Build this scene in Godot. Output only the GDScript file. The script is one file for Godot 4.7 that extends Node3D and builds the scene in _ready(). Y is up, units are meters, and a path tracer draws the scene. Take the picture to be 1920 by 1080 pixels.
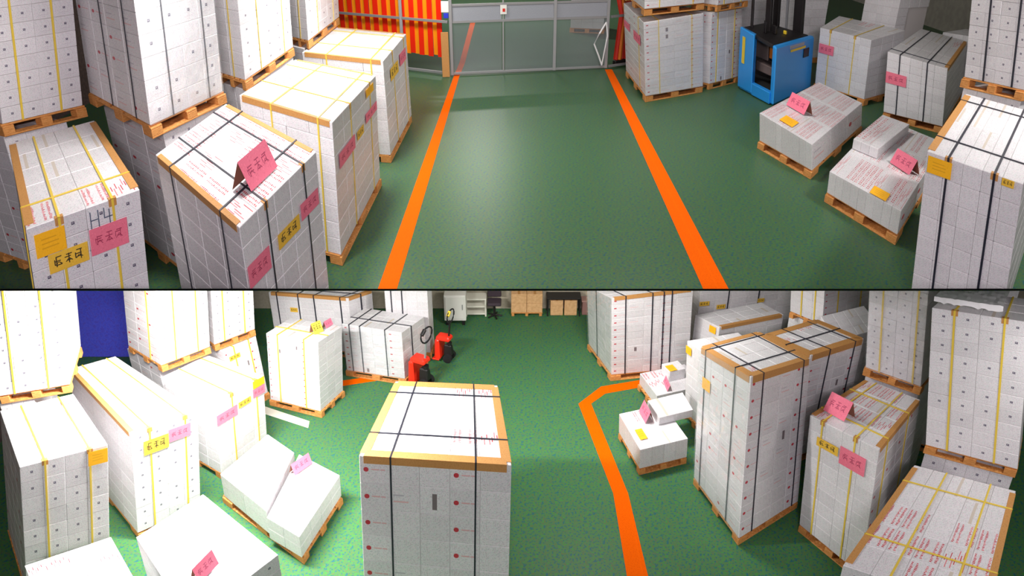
extends Node3D
# A warehouse hall with two levels seen from one camera: an upper deck in front of a mesh gate, and the lower
# floor that runs on beneath it. Loads of strapped white cartons stand on wooden pallets on both levels.
const EYE := 8.4          # height of the camera above the lower floor
const DECK := 4.4         # height of the upper floor
const PITCH := 26.87      # degrees the camera looks down
const EDGE := -7.86       # where the upper floor begins
var M := {}
var taken := {}
var rng := RandomNumberGenerator.new()
var cut_on := false       # trims what stands on the sloping edge plate to the plate's top
var cut_n := Vector3.ZERO
var cut_d := 0.0
var origin := Vector3.ZERO
var carton_mats := []

# ---------------------------------------------------------------- mesh helpers
class MB:
	var v := PackedVector3Array()
	var n := PackedVector3Array()
	var t := PackedVector2Array()

func numbered(called: String) -> String:
	var k: int = taken.get(called, 0)
	taken[called] = k + 1
	return called if k == 0 else "%s_%03d" % [called, k]

func tag(o: Node, label: String, category: String, group := "", kind := "") -> Node:
	if label: o.set_meta("label", label)
	if category: o.set_meta("category", category)
	if group: o.set_meta("group", group)
	if kind: o.set_meta("kind", kind)
	return o

func thing(called: String, at: Vector3, label: String, category: String, group := "") -> Node3D:
	var o := Node3D.new()
	o.name = numbered(called)
	add_child(o, true)
	o.position = at
	origin = at
	tag(o, label, category, group)
	return o

func poly(m: MB, pts: Array, uvs: Array, outward: Vector3) -> void:
	if cut_on:
		var q := []
		var w := []
		for i in pts.size():
			var j := (i + 1) % pts.size()
			var a: float = cut_n.dot(pts[i]) - cut_d
			var b: float = cut_n.dot(pts[j]) - cut_d
			if a >= 0.0:
				q.append(pts[i]); w.append(uvs[i])
			if (a >= 0.0) != (b >= 0.0):
				var s := a / (a - b)
				q.append(pts[i].lerp(pts[j], s)); w.append(uvs[i].lerp(uvs[j], s))
		pts = q
		uvs = w
	if pts.size() < 3: return
	var nn := Vector3.ZERO
	for i in range(1, pts.size() - 1): nn += (pts[i] - pts[0]).cross(pts[i + 1] - pts[0])
	if nn.length() < 1e-12: return
	nn = nn.normalized()
	var flip := nn.dot(outward) > 0.0     # front faces run clockwise
	if nn.dot(outward) < 0.0: nn = -nn
	for i in range(1, pts.size() - 1):
		var tri := [0, i + 1, i] if flip else [0, i, i + 1]
		for k in tri:
			m.v.append(pts[k] - origin); m.n.append(nn); m.t.append(uvs[k])

func commit(m: MB, called: String, mat: Material, parent: Node) -> MeshInstance3D:
	if m.v.size() == 0: return null
	var a := []
	a.resize(Mesh.ARRAY_MAX)
	a[Mesh.ARRAY_VERTEX] = m.v
	a[Mesh.ARRAY_NORMAL] = m.n
	a[Mesh.ARRAY_TEX_UV] = m.t
	var me := ArrayMesh.new()
	me.add_surface_from_arrays(Mesh.PRIMITIVE_TRIANGLES, a)
	me.surface_set_material(0, mat)
	var o := MeshInstance3D.new()
	o.mesh = me
	o.name = numbered(called) if parent == self else called
	parent.add_child(o, true)
	return o

const FACES := [[0, 4, 6, 2], [5, 1, 3, 7], [0, 1, 5, 4], [6, 7, 3, 2], [1, 0, 2, 3], [4, 5, 7, 6]]   # left, right, bottom, top, back, front
const UV4 := [Vector2(0, 1), Vector2(1, 1), Vector2(1, 0), Vector2(0, 0)]

func tile_uv(tile: int, c: Vector2) -> Vector2:
	return Vector2((tile % 4 + 0.02 + 0.96 * c.x) / 4.0, (tile / 4 + 0.02 + 0.96 * c.y) / 2.0)

func hexa(m: MB, p: Array, bevel: float, tiles := []) -> void:     # a six-sided block with chamfered edges; corners numbered u + 2 v + 4 w
	var mid := Vector3.ZERO
	for q in p: mid += q / 8.0
	var fc := []
	for f in 6:
		var ring: Array = FACES[f]
		var at := {}
		var pts := []
		var uvs := []
		for i in 4:
			var c: int = ring[i]
			var a: Vector3 = p[ring[(i + 1) % 4]] - p[c]
			var b: Vector3 = p[ring[(i + 3) % 4]] - p[c]
			var q: Vector3 = p[c] + a.normalized() * minf(bevel, a.length() * 0.4) + b.normalized() * minf(bevel, b.length() * 0.4)
			at[c] = q
			pts.append(q)
			uvs.append(tile_uv(tiles[f], UV4[i]) if tiles.size() else UV4[i])
		fc.append(at)
		poly(m, pts, uvs, (pts[0] + pts[1] + pts[2] + pts[3]) / 4.0 - mid)
	if bevel <= 0.0: return
	var z: Vector2 = tile_uv(0, Vector2(0.5, 0.5)) if tiles.size() else Vector2(0.5, 0.5)
	for c in 8:
		var fs := [c & 1, 2 + ((c >> 1) & 1), 4 + ((c >> 2) & 1)]
		poly(m, [fc[fs[0]][c], fc[fs[1]][c], fc[fs[2]][c]], [z, z, z], p[c] - mid)
		for k in 3:
			if c & (1 << k): continue
			var d := c | (1 << k)
			var g := []
			for x in 3:
				if x != k: g.append(fs[x])
			poly(m, [fc[g[0]][c], fc[g[0]][d], fc[g[1]][d], fc[g[1]][c]], [z, z, z, z], (p[c] + p[d]) / 2.0 - mid)

class Hull:               # the room a load takes up: eight corners, addressed by u (left to right), v (up), w (back to front)
	var c := []
	func at(u: float, v: float, w: float) -> Vector3:
		var a: Vector3 = c[0].lerp(c[1], u).lerp(c[2].lerp(c[3], u), v)
		var b: Vector3 = c[4].lerp(c[5], u).lerp(c[6].lerp(c[7], u), v)
		return a.lerp(b, w)
	func su() -> float: return (c[5] - c[4]).length()
	func sv() -> float: return (c[6] - c[4]).length()
	func sw() -> float: return (c[4] - c[0]).length()

func hull(q: Array, floor_y: float) -> Hull:
	# q: x, z, yaw, width, depth, height, lean x, lean z, taper, slope x, slope z, skew, base height
	var h := Hull.new()
	var cs := cos(deg_to_rad(q[2]))
	var sn := sin(deg_to_rad(q[2]))
	for i in 8:
		var a := 1.0 if i & 1 else -1.0
		var top := (i & 2) != 0
		var b := 1.0 if i & 4 else -1.0
		var z: float = b * q[4] / 2.0
		var x: float = a * q[3] / 2.0 * (1.0 + q[8] * b * 0.5) + q[11] * z
		var y := 0.0
		if top:
			x += q[6] * q[5]; z += q[7] * q[5]
			y = q[5] * (1.0 + q[9] * a * 0.5 + q[10] * b * 0.5)
		h.c.append(Vector3(q[0] + cs * x + sn * z, floor_y + q[12] + y, q[1] - sn * x + cs * z))
	return h

func cell(m: MB, h: Hull, u0: float, u1: float, v0: float, v1: float, w0: float, w1: float, gap: float, bevel: float, tiles := []) -> void:
	var p := []
	for i in 8: p.append(h.at(u1 if i & 1 else u0, v1 if i & 2 else v0, w1 if i & 4 else w0))
	if gap > 0.0:
		var mid := Vector3.ZERO
		for q in p: mid += q / 8.0
		var r := []
		for i in 8:
			var d := Vector3.ZERO
			for k in 3: d += (p[i ^ (1 << k)] - p[i]).normalized() * gap
			r.append(p[i] + d)
		p = r
	hexa(m, p, bevel, tiles)

func slab(m: MB, at: Vector3, size: Vector3, yaw := 0.0, bevel := 0.0, tilt := Vector3.ZERO) -> void:
	var b := Basis.from_euler(Vector3(tilt.x, deg_to_rad(yaw), tilt.z))
	var p := []
	for i in 8: p.append(at + b * Vector3((0.5 if i & 1 else -0.5) * size.x, (0.5 if i & 2 else -0.5) * size.y, (0.5 if i & 4 else -0.5) * size.z))
	hexa(m, p, bevel)

func tube(m: MB, path: Array, r: float, sides := 8) -> void:
	var rings := []
	for i in path.size():
		var d: Vector3 = (path[mini(i + 1, path.size() - 1)] - path[maxi(i - 1, 0)]).normalized()
		var a := d.cross(Vector3.UP if absf(d.y) < 0.9 else Vector3.RIGHT).normalized()
		var b := d.cross(a)
		var ring := []
		for k in sides: ring.append(path[i] + (a * cos(TAU * k / sides) + b * sin(TAU * k / sides)) * r)
		rings.append(ring)
	var z := [Vector2.ZERO, Vector2.ZERO, Vector2.ZERO, Vector2.ZERO]
	for i in path.size() - 1:
		for k in sides:
			var l := (k + 1) % sides
			var pts := [rings[i][k], rings[i][l], rings[i + 1][l], rings[i + 1][k]]
			poly(m, pts, z, (pts[0] + pts[1] + pts[2] + pts[3]) / 4.0 - (path[i] + path[i + 1]) / 2.0)
	for e in [0, path.size() - 1]:
		var uv := []
		for k in sides: uv.append(Vector2.ZERO)
		poly(m, rings[e], uv, path[e] - path[1 if e == 0 else e - 1])

func wall(called: String, at: Vector3, size: Vector3, mat: Material) -> MeshInstance3D:
	origin = Vector3.ZERO
	var m := MB.new()
	slab(m, at, size)
	var o := commit(m, called, mat, self)
	o.set_meta("kind", "structure")
	return o

# ---------------------------------------------------------------- materials
func mat(c: Color, rough := 0.6, metal := 0.0, spec := 0.5) -> StandardMaterial3D:
	var s := StandardMaterial3D.new()
	s.albedo_color = c
	s.roughness = rough
	s.metallic = metal
	s.metallic_specular = spec
	return s

func c8(r: int, g: int, b: int) -> Color: return Color(r / 255.0, g / 255.0, b / 255.0)

func noise_tex(freq: float, cols: Array, size := 512, octaves := 3, spread := 0.2) -> NoiseTexture2D:
	var n := FastNoiseLite.new()
	n.noise_type = FastNoiseLite.TYPE_SIMPLEX
	n.seed = 7
	n.frequency = freq
	n.fractal_octaves = octaves
	var g := Gradient.new()
	var off := PackedFloat32Array()
	var pc := PackedColorArray()
	for i in cols.size():
		off.append(spread + (1.0 - 2.0 * spread) * i / (cols.size() - 1.0)); pc.append(cols[i])
	g.offsets = off
	g.colors = pc
	var t := NoiseTexture2D.new()
	t.width = size; t.height = size; t.seamless = true
	t.noise = n
	t.color_ramp = g
	return t

func grained(freq: float, cols: Array, scale: Vector3, rough: float, spec := 0.5, octaves := 3, spread := 0.2) -> StandardMaterial3D:
	var s := mat(Color.WHITE, rough, 0.0, spec)
	s.albedo_texture = noise_tex(freq, cols, 512, octaves, spread)
	s.uv1_triplanar = true
	s.uv1_world_triplanar = true
	s.uv1_scale = scale
	return s

func carton_print() -> ImageTexture:       # what is printed on a carton's sides: plain, small mark, red dot and line, red columns, tape seam, dark bar
	var im := Image.create(1024, 512, false, Image.FORMAT_RGB8)
	var r := RandomNumberGenerator.new()
	r.seed = 5
	im.fill(c8(226, 224, 227))
	for i in 9000:                            # mottled board
		var k := r.randi_range(0, 2)
		var s := r.randi_range(200, 238)
		var col: Color = [c8(s, s - 12, s - 4), c8(s - 10, s, s - 2), c8(s - 6, s - 8, s)][k]
		im.fill_rect(Rect2i(r.randi_range(0, 1020), r.randi_range(0, 508), r.randi_range(3, 9), r.randi_range(3, 9)), col)
	var red := c8(196, 52, 68)
	var pale := c8(222, 118, 126)
	var grey := c8(95, 92, 110)
	im.fill_rect(Rect2i(256 + 116, 100, 30, 36), grey)           # small mark
	im.fill_rect(Rect2i(256 + 122, 108, 14, 12), c8(180, 175, 186))
	im.fill_rect(Rect2i(256 + 60, 190, 120, 6), c8(204, 200, 208))
	for y in 60:                                                  # red dot and line of print
		for x in 60:
			if Vector2(x - 30, y - 30).length() < 22.0: im.set_pixel(512 + 26 + x, 96 + y, red)
	im.fill_rect(Rect2i(512 + 100, 118, 70, 12), c8(226, 176, 180))
	im.fill_rect(Rect2i(512 + 178, 118, 40, 12), c8(222, 170, 176))
	for k in 5:                                                   # red columns of print on the lids
		var x0 := 768 + 18 + k * 47
		if k == 2: continue
		for j in 14: im.fill_rect(Rect2i(x0 + r.randi_range(0, 3), 24 + j * 15, r.randi_range(14, 26), 9), red if r.randf() < 0.6 else pale)
	im.fill_rect(Rect2i(112, 256, 34, 256), c8(206, 196, 184))    # tape seam
	im.fill_rect(Rect2i(256 + 108, 256 + 60, 40, 150), c8(120, 108, 112))   # dark bar
	im.fill_rect(Rect2i(512 + 30, 256 + 150, 130, 14), c8(226, 182, 184))      # pale line of print
	im.fill_rect(Rect2i(512 + 30, 256 + 90, 90, 14), c8(190, 186, 196))
	for k in 9: im.fill_rect(Rect2i(768 + 20 + k * 24, 256 + 30 + r.randi_range(0, 120), 9, r.randi_range(60, 100)), pale if k % 2 else red)
	im.generate_mipmaps()
	return ImageTexture.create_from_image(im)

func note_print(paper: Color, ink: Color, kind: int) -> StandardMaterial3D:      # a sheet with three hand-lettered characters, or with small lettering
	var im := Image.create(192, 96, false, Image.FORMAT_RGB8)
	var r := RandomNumberGenerator.new()
	r.seed = 11 + kind
	im.fill(paper)
	for i in 260:
		var j := r.randf_range(-0.05, 0.05)
		im.fill_rect(Rect2i(r.randi_range(0, 188), r.randi_range(0, 92), 4, 4), Color(clampf(paper.r + j, 0, 1), clampf(paper.g + j, 0, 1), clampf(paper.b + j, 0, 1)))
	if kind < 2:
		var lw := 5 if kind == 0 else 3
		var hgt := 56 if kind == 0 else 38
		for k in 3:
			var x := 26 + k * 50
			var y := 20 + (8 if kind == 1 else 0)
			im.fill_rect(Rect2i(x + 8, y + r.randi_range(0, 4), 28, lw), ink)
			im.fill_rect(Rect2i(x, y + hgt / 3 + r.randi_range(-3, 3), r.randi_range(30, 38), lw), ink)
			im.fill_rect(Rect2i(x + 10, y + hgt * 2 / 3 + r.randi_range(-4, 4), r.randi_range(14, 26), lw), ink)
			im.fill_rect(Rect2i(x + [8, 18, 26][k], y + 2, lw, hgt - 6), ink)
			for s in 14: im.fill_rect(Rect2i(x + 16 - s, y + hgt / 2 + s, lw, 2), ink)
			for s in 14: im.fill_rect(Rect2i(x + 20 + s, y + hgt / 2 + s, lw, 2), ink)
			if k != 1: im.fill_rect(Rect2i(x, y + hgt / 4, lw, hgt / 2), ink)
	elif kind == 2:
		for s in 3: im.fill_rect(Rect2i(40, 26 + s * 18, r.randi_range(60, 110), 5), ink)
	var m := mat(Color.WHITE, 0.7)
	m.albedo_texture = ImageTexture.create_from_image(im)
	return m

func make_materials() -> void:
	var tex := carton_print()
	for t in [1.0, 0.985, 0.965]:
		var s := mat(Color(t, t, t), 0.5, 0.0, 0.45)
		s.albedo_texture = tex
		s.clearcoat_enabled = true             # the stretch film drawn tight over the cartons
		s.clearcoat = 0.35
		s.clearcoat_roughness = 0.25
		carton_mats.append(s)
	M.core = mat(c8(205, 200, 200), 0.7)
	M.wood = grained(0.02, [c8(176, 112, 52), c8(214, 150, 82), c8(196, 128, 62), c8(226, 168, 102)], Vector3(1.2, 9, 1.2), 0.75)
	M.tan = grained(0.03, [c8(176, 124, 66), c8(196, 144, 82), c8(186, 132, 72)], Vector3(2, 2, 2), 0.7)
	M.black_strap = mat(c8(38, 40, 52), 0.45)
	M.yellow_strap = mat(c8(226, 196, 70), 0.4)
	M.film = mat(Color(0.9, 0.92, 0.95, 0.13), 0.12, 0.0, 0.9)
	M.film.transparency = BaseMaterial3D.TRANSPARENCY_ALPHA
	M.white_film = mat(Color(0.93, 0.93, 0.94), 0.35, 0.0, 0.6)
	M.note_yellow = note_print(c8(232, 186, 60), c8(45, 38, 25), 0)
	M.note_pink = note_print(c8(235, 118, 142), c8(160, 45, 80), 1)
	M.note_orange = note_print(c8(250, 184, 22), c8(224, 160, 15), 2)
	M.card_pink = note_print(c8(238, 120, 146), c8(165, 55, 90), 1)
	M.card_yellow = note_print(c8(240, 226, 70), c8(60, 50, 25), 0)
	M.card_back = mat(c8(150, 100, 80), 0.8)
	M.ink = mat(c8(90, 100, 120), 0.6)
	M.floor_top = grained(0.026, [c8(37, 82, 97), c8(61, 110, 48), c8(92, 82, 71), c8(48, 116, 64), c8(66, 101, 71), c8(101, 86, 44), c8(46, 110, 71), c8(90, 74, 90), c8(59, 118, 53)], Vector3(1.3, 1.3, 1.3), 0.36, 0.22, 2, 0.24)
	M.floor_low = grained(0.026, [c8(38, 94, 104), c8(61, 128, 53), c8(100, 94, 73), c8(45, 134, 75), c8(66, 119, 73), c8(111, 94, 48), c8(41, 126, 78), c8(95, 79, 100), c8(59, 134, 56)], Vector3(1.1, 1.1, 1.1), 0.45, 0.22, 2, 0.24)
	M.orange_paint = grained(0.04, [c8(238, 92, 0), c8(248, 104, 2), c8(228, 84, 0)], Vector3(2, 2, 2), 0.7, 0.12)
	M.white_paint = mat(c8(228, 226, 214), 0.6)
	M.wall_grey = grained(0.01, [c8(150, 146, 138), c8(162, 158, 148)], Vector3(0.5, 0.5, 0.5), 0.9)
	M.wall_blue = grained(0.02, [c8(84, 90, 246), c8(96, 104, 255), c8(92, 86, 236)], Vector3(1, 1, 1), 0.7)
	M.wall_dark = grained(0.02, [c8(70, 58, 56), c8(86, 70, 66)], Vector3(1, 1, 1), 0.9)
	M.wall_low = grained(0.02, [c8(176, 168, 150), c8(186, 178, 160)], Vector3(1, 1, 1), 0.9)
	M.black_steel = mat(c8(8, 8, 9), 0.8, 0.0, 0.1)
	M.concrete = mat(c8(120, 120, 116), 0.9)
	M.steel = mat(c8(168, 170, 176), 0.4, 0.5)
	M.fence = mat(c8(150, 150, 152), 0.5, 0.2)
	M.band = grained(0.05, [c8(146, 150, 160), c8(160, 164, 172)], Vector3(2, 2, 2), 0.6)
	M.pane = mat(Color(0.60, 0.64, 0.66, 0.2), 0.3)
	M.pane.transparency = BaseMaterial3D.TRANSPARENCY_ALPHA
	M.strip_red = mat(c8(240, 40, 16), 0.35)
	M.strip_orange = mat(c8(250, 150, 20), 0.35)
	M.cloth_red = mat(c8(214, 44, 26), 0.6)
	M.cloth_orange = mat(c8(226, 120, 24), 0.6)
	M.blue = mat(c8(40, 150, 232), 0.35)
	M.dark = mat(c8(26, 22, 24), 0.5)
	M.rubber = mat(c8(20, 20, 22), 0.8)
	M.pad = mat(c8(120, 104, 100), 0.8)
	M.yellow = mat(c8(240, 206, 50), 0.5)
	M.red = mat(c8(238, 46, 24), 0.35)
	M.white = mat(c8(236, 236, 230), 0.5)
	M.grey = mat(c8(168, 166, 172), 0.6)
	M.navy = mat(c8(30, 50, 200), 0.5)
	M.carton_tan = grained(0.02, [c8(206, 160, 112), c8(220, 176, 128)], Vector3(1, 1, 1), 0.8)
	M.chair = mat(c8(60, 48, 58), 0.8)

# ---------------------------------------------------------------- pallets and loads
func pallet(h: Hull, label: String, lip := 0.03) -> void:
	var g := Hull.new()                      # the pallet's room: a little wider than the load, 13 cm deep, under it
	var mid: Vector3 = (h.c[0] + h.c[1] + h.c[4] + h.c[5]) / 4.0
	for i in 8:
		var b: Vector3 = h.c[i & 5]
		var out: Vector3 = mid + (b - mid) * (1.0 + lip / maxf((b - mid).length(), 0.3))
		out.y = mid.y - (0.002 if i & 2 else 0.129)
		g.c.append(out)
	var root := thing("wooden_pallet", Vector3(mid.x, mid.y - 0.13, mid.z), label, "pallet", "wooden pallets under the carton loads")
	for k in 5:
		var m := MB.new()
		cell(m, g, 0, 1, 0.84, 1, k * 0.2 + 0.02, k * 0.2 + 0.18, 0, 0.004)
		commit(m, "deck_board", M.wood, root)
	for k in 3:
		var u := [0.0, 0.44, 0.87][k] as float
		var m := MB.new()
		cell(m, g, u, u + 0.13, 0.68, 0.84, 0, 1, 0, 0.004)
		commit(m, "stringer", M.wood, root)
		m = MB.new()
		cell(m, g, 0, 1, 0, 0.15, u, u + 0.13, 0, 0.004)
		commit(m, "base_board", M.wood, root)
		for j in 3:
			var w := [0.0, 0.44, 0.87][j] as float
			m = MB.new()
			cell(m, g, u, u + 0.13, 0.15, 0.68, w, w + 0.13, 0, 0.004)
			commit(m, "block", M.wood, root)

func strap_front(h: Hull, u: float, kind: String, root: Node) -> void:
	var d := 0.011 / h.su()
	var e := 0.008
	var m := MB.new()
	cell(m, h, u - d, u + d, 0, 1 + e / h.sv(), 1 + 0.001 / h.sw(), 1 + e / h.sw(), 0, 0)
	cell(m, h, u - d, u + d, 1 + 0.001 / h.sv(), 1 + e / h.sv(), 0, 1 + e / h.sw(), 0, 0)
	commit(m, "strap", M[kind + "_strap"], root)

func strap_side(h: Hull, w: float, kind: String, sides: String, root: Node) -> void:
	var d := 0.011 / h.sw()
	var e := 0.010
	var m := MB.new()
	cell(m, h, -e / h.su(), 1 + e / h.su(), 1 + 0.002 / h.sv(), 1 + e / h.sv(), w - d, w + d, 0, 0)
	if "L" in sides: cell(m, h, -e / h.su(), -0.001 / h.su(), 0, 1 + e / h.sv(), w - d, w + d, 0, 0)
	if "R" in sides: cell(m, h, 1 + 0.001 / h.su(), 1 + e / h.su(), 0, 1 + e / h.sv(), w - d, w + d, 0, 0)
	commit(m, "strap", M[kind + "_strap"], root)

func board(h: Hull, side: String, root: Node, wide := 1.0, a := 0.03, b := 0.97) -> void:        # brown card edge guard under the straps
	var t := 0.005
	var u := 0.07 * wide / h.su()
	var v := 0.06 * wide / h.sv()
	var w := 0.07 * wide / h.sw()
	var tu := t / h.su()
	var tv := t / h.sv()
	var tw := t / h.sw()
	var m := MB.new()
	match side:
		"F":
			cell(m, h, a, b, 1, 1 + tv, 1 - w, 1 + tw, 0, 0); cell(m, h, a, b, 1 - v, 1, 1, 1 + tw, 0, 0)
		"B":
			cell(m, h, a, b, 1, 1 + tv, 0, w, 0, 0); cell(m, h, a, b, 1 - v, 1, -tw, 0, 0, 0)
		"L":
			cell(m, h, -tu, u, 1, 1 + tv, a, b, 0, 0); cell(m, h, -tu, 0, 1 - v, 1, a, b, 0, 0)
		"R":
			cell(m, h, 1 - u, 1 + tu, 1, 1 + tv, a, b, 0, 0); cell(m, h, 1, 1 + tu, 1 - v, 1, a, b, 0, 0)
	commit(m, "edge_guard", M.tan, root)

func corner_pad(h: Hull, u: float, root: Node) -> void:          # tan tape where a strap turns over the front edge
	var du := 0.035 / h.su()
	var m := MB.new()
	cell(m, h, u - du, u + du, 1, 1 + 0.004 / h.sv(), 1 - 0.06 / h.sw(), 1 + 0.004 / h.sw(), 0, 0)
	cell(m, h, u - du, u + du, 1 - 0.06 / h.sv(), 1, 1, 1 + 0.004 / h.sw(), 0, 0)
	commit(m, "corner_pad", M.tan, root)

func sheet_on(h: Hull, face: String, a0: float, a1: float, b0: float, b1: float, kind: String, root: Node) -> void:
	var m := MB.new()
	var e := 0.013
	var f := 0.0145
	match face:
		"F": cell(m, h, a0, a1, b0, b1, 1 + e / h.sw(), 1 + f / h.sw(), 0, 0)
		"L": cell(m, h, -f / h.su(), -e / h.su(), b0, b1, a0, a1, 0, 0)
		"T": cell(m, h, a0, a1, 1 + e / h.sv(), 1 + f / h.sv(), b0, b1, 0, 0)
	var o := commit(m, "notice", M[kind], root)
	if o: o.set_meta("label", {"note_yellow": "yellow notice with three dark characters", "note_pink": "pink notice with red characters", "note_orange": "plain orange notice"}[kind])

func film_on(h: Hull, face: String, amount: float, root: Node, b0 := 0.0) -> void:        # crinkled stretch film over one face
	var m := MB.new()
	var n := FastNoiseLite.new()
	n.seed = int(h.c[0].x * 100.0)
	n.frequency = 0.16
	var nu := 22
	var nv := 30
	var p := []
	for j in nv + 1:
		for i in nu + 1:
			var s := 0.016 + amount * (n.get_noise_2d(i * 2.2, j * 5.0) + 0.3)
			s = maxf(s, 0.012)
			var a := float(i) / nu
			var b := b0 + (1.0 - b0) * j / nv
			p.append(h.at(a, b, 1 + s / h.sw()) if face == "F" else h.at(-s / h.su(), b, a))
	var z := [Vector2.ZERO, Vector2.ZERO, Vector2.ZERO]
	for j in nv:
		for i in nu:
			var k := j * (nu + 1) + i
			var out: Vector3 = h.at(0.5, 0.5, 1) - h.at(0.5, 0.5, 0) if face == "F" else h.at(0, 0.5, 0.5) - h.at(1, 0.5, 0.5)
			poly(m, [p[k], p[k + 1], p[k + nu + 2]], z, out)
			poly(m, [p[k], p[k + nu + 2], p[k + nu + 1]], z, out)
	commit(m, "stretch_film", M.film, root)

func cartons_of(q: Array, floor_y: float, n: Array, faces: String, look: Array, label: String, called := "carton_load") -> Array:
	# look: tile on the front, tile on the sides, share of lids printed red
	var h := hull(q, floor_y)
	var mid: Vector3 = (h.c[0] + h.c[1] + h.c[4] + h.c[5]) / 4.0
	var root := thing(called, mid, label, "carton load" if called == "carton_load" else "carton", "")
	rng.seed = int(absf(q[0] * 1000.0)) + int(absf(q[1] * 77.0))
	var nx: int = n[0]
	var ny: int = n[1]
	var nz: int = n[2]
	var m := MB.new()
	cell(m, h, 0.015, 0.985, 0.002, 0.992, 0.015, 0.985, 0, 0)
	var core := commit(m, "inner_cartons", M.core, root)
	if core: core.set_meta("kind", "stuff")
	for j in ny:
		for k in nz:
			for i in nx:
				var seen := j == ny - 1 or ("F" in faces and k == nz - 1) or ("L" in faces and i == 0) or ("R" in faces and i == nx - 1)
				if not seen: continue
				m = MB.new()
				var front: int = look[0]
				if front == 2 and not (i == 0 or (i == nx - 2 and nx > 4) or (i == nx - 1 and nx < 5)):
					var pick := rng.randf()
					front = 6 if pick < 0.3 else (5 if pick < 0.38 else 0)
				if front == 1 and rng.randf() < 0.12: front = 0
				var side: int = look[1]
				if side == 2 and rng.randf() < 0.7: side = 0 if rng.randf() < 0.6 else 6
				var lid := 0
				if rng.randf() < look[2]: lid = 3 if rng.randf() < 0.75 else 7
				elif rng.randf() < 0.15: lid = 4
				var s := 0.0022 * rng.randf_range(-1, 1)      # the cartons do not line up exactly
				cell(m, h, float(i) / nx, float(i + 1) / nx, float(j) / ny, float(j + 1) / ny, float(k) / nz + s / h.sw(), float(k + 1) / nz + s / h.sw(), 0.0011, 0.0045, [side, side, 0, lid, 0, front])
				commit(m, "carton", carton_mats[rng.randi_range(0, 2)], root)
	return [h, root]

func tent(a: Vector3, b: Vector3, ya: float, yb: float, depth: float, hgt: float, kind: String, label: String) -> void:
	var n := Vector3.UP.cross(b - a).normalized() * depth
	var c := Vector3(a.x + n.x, ya, a.z + n.z)           # the far feet, on the lid as it slopes
	var d0 := Vector3(b.x + n.x, yb, b.z + n.z)
	var o: Vector3 = (a + b + c + d0) / 4.0
	var root := thing("tent_card", o, label, "tent card", "folded card notices on the loads")
	var up := Vector3(0, hgt, 0)
	var t := n.normalized() * 0.003
	for k in 2:
		var p0 := a if k == 0 else c
		var p1 := b if k == 0 else d0
		var r0 := (a + c) / 2.0 + up
		var r1 := (b + d0) / 2.0 + up
		var d := t if k == 0 else -t
		var m := MB.new()
		hexa(m, [p0 + d, p1 + d, r0 + d * 0.2 - up * 0.01, r1 + d * 0.2 - up * 0.01, p0, p1, r0, r1], 0.0)
		commit(m, "front_leaf" if k == 0 else "back_leaf", M[kind] if k == 0 else M.card_back, root)

# ---------------------------------------------------------------- the lamps
func lamp(at: Vector3, size: Vector2, energy: float, turn: Vector3, label: String, col := Color(1, 0.98, 0.96)) -> void:
	var root := thing("ceiling_lamp", at, label, "lamp", "lamps of the hall")
	root.rotation_degrees = turn
	origin = Vector3.ZERO
	var m := MB.new()
	slab(m, Vector3(0, 0, 0.045), Vector3(size.x + 0.1, size.y + 0.06, 0.05), 0, 0.01)
	commit(m, "lamp_housing", M.steel, root)
	m = MB.new()
	slab(m, Vector3(0, 0, 0.01), Vector3(size.x, size.y, 0.016))
	var g := mat(Color.WHITE, 0.5)
	g.emission_enabled = true
	g.emission = col
	g.emission_energy_multiplier = 1.5
	commit(m, "lamp_tube", g, root)
	var l := AreaLight3D.new()
	l.name = "lamp_light"
	l.area_size = size
	l.light_energy = energy
	l.light_color = col
	l.shadow_enabled = true
	l.position = Vector3(0, 0, -0.004)
	l.set("area_range", 60.0)
	root.add_child(l, true)

func handwriting(h: Hull, u: float, v: float, root: Node) -> void:          # H4, written by marker on the top row
	var m := MB.new()
	var w0 := 1 + 0.002 / h.sw()
	var w1 := 1 + 0.004 / h.sw()
	var s := 0.075 / h.su()
	var t := 0.075 / h.sv()
	var a := 0.009 / h.su()
	var b := 0.009 / h.sv()
	cell(m, h, u - 1.3 * s, u - 1.3 * s + a, v - t, v + t, w0, w1, 0, 0)
	cell(m, h, u - 0.4 * s, u - 0.4 * s + a, v - t, v + t, w0, w1, 0, 0)
	cell(m, h, u - 1.3 * s, u - 0.4 * s, v - b * 0.5, v + b * 0.5, w0, w1, 0, 0)
	cell(m, h, u + 0.3 * s, u + 0.3 * s + a, v - 0.1 * t, v + t, w0, w1, 0, 0)
	cell(m, h, u + 0.3 * s, u + 1.3 * s, v - 0.2 * t, v - 0.2 * t + b, w0, w1, 0, 0)
	cell(m, h, u + 0.9 * s, u + 0.9 * s + a, v - t, v + 0.7 * t, w0, w1, 0, 0)
	commit(m, "handwriting", M.ink, root)

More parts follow.
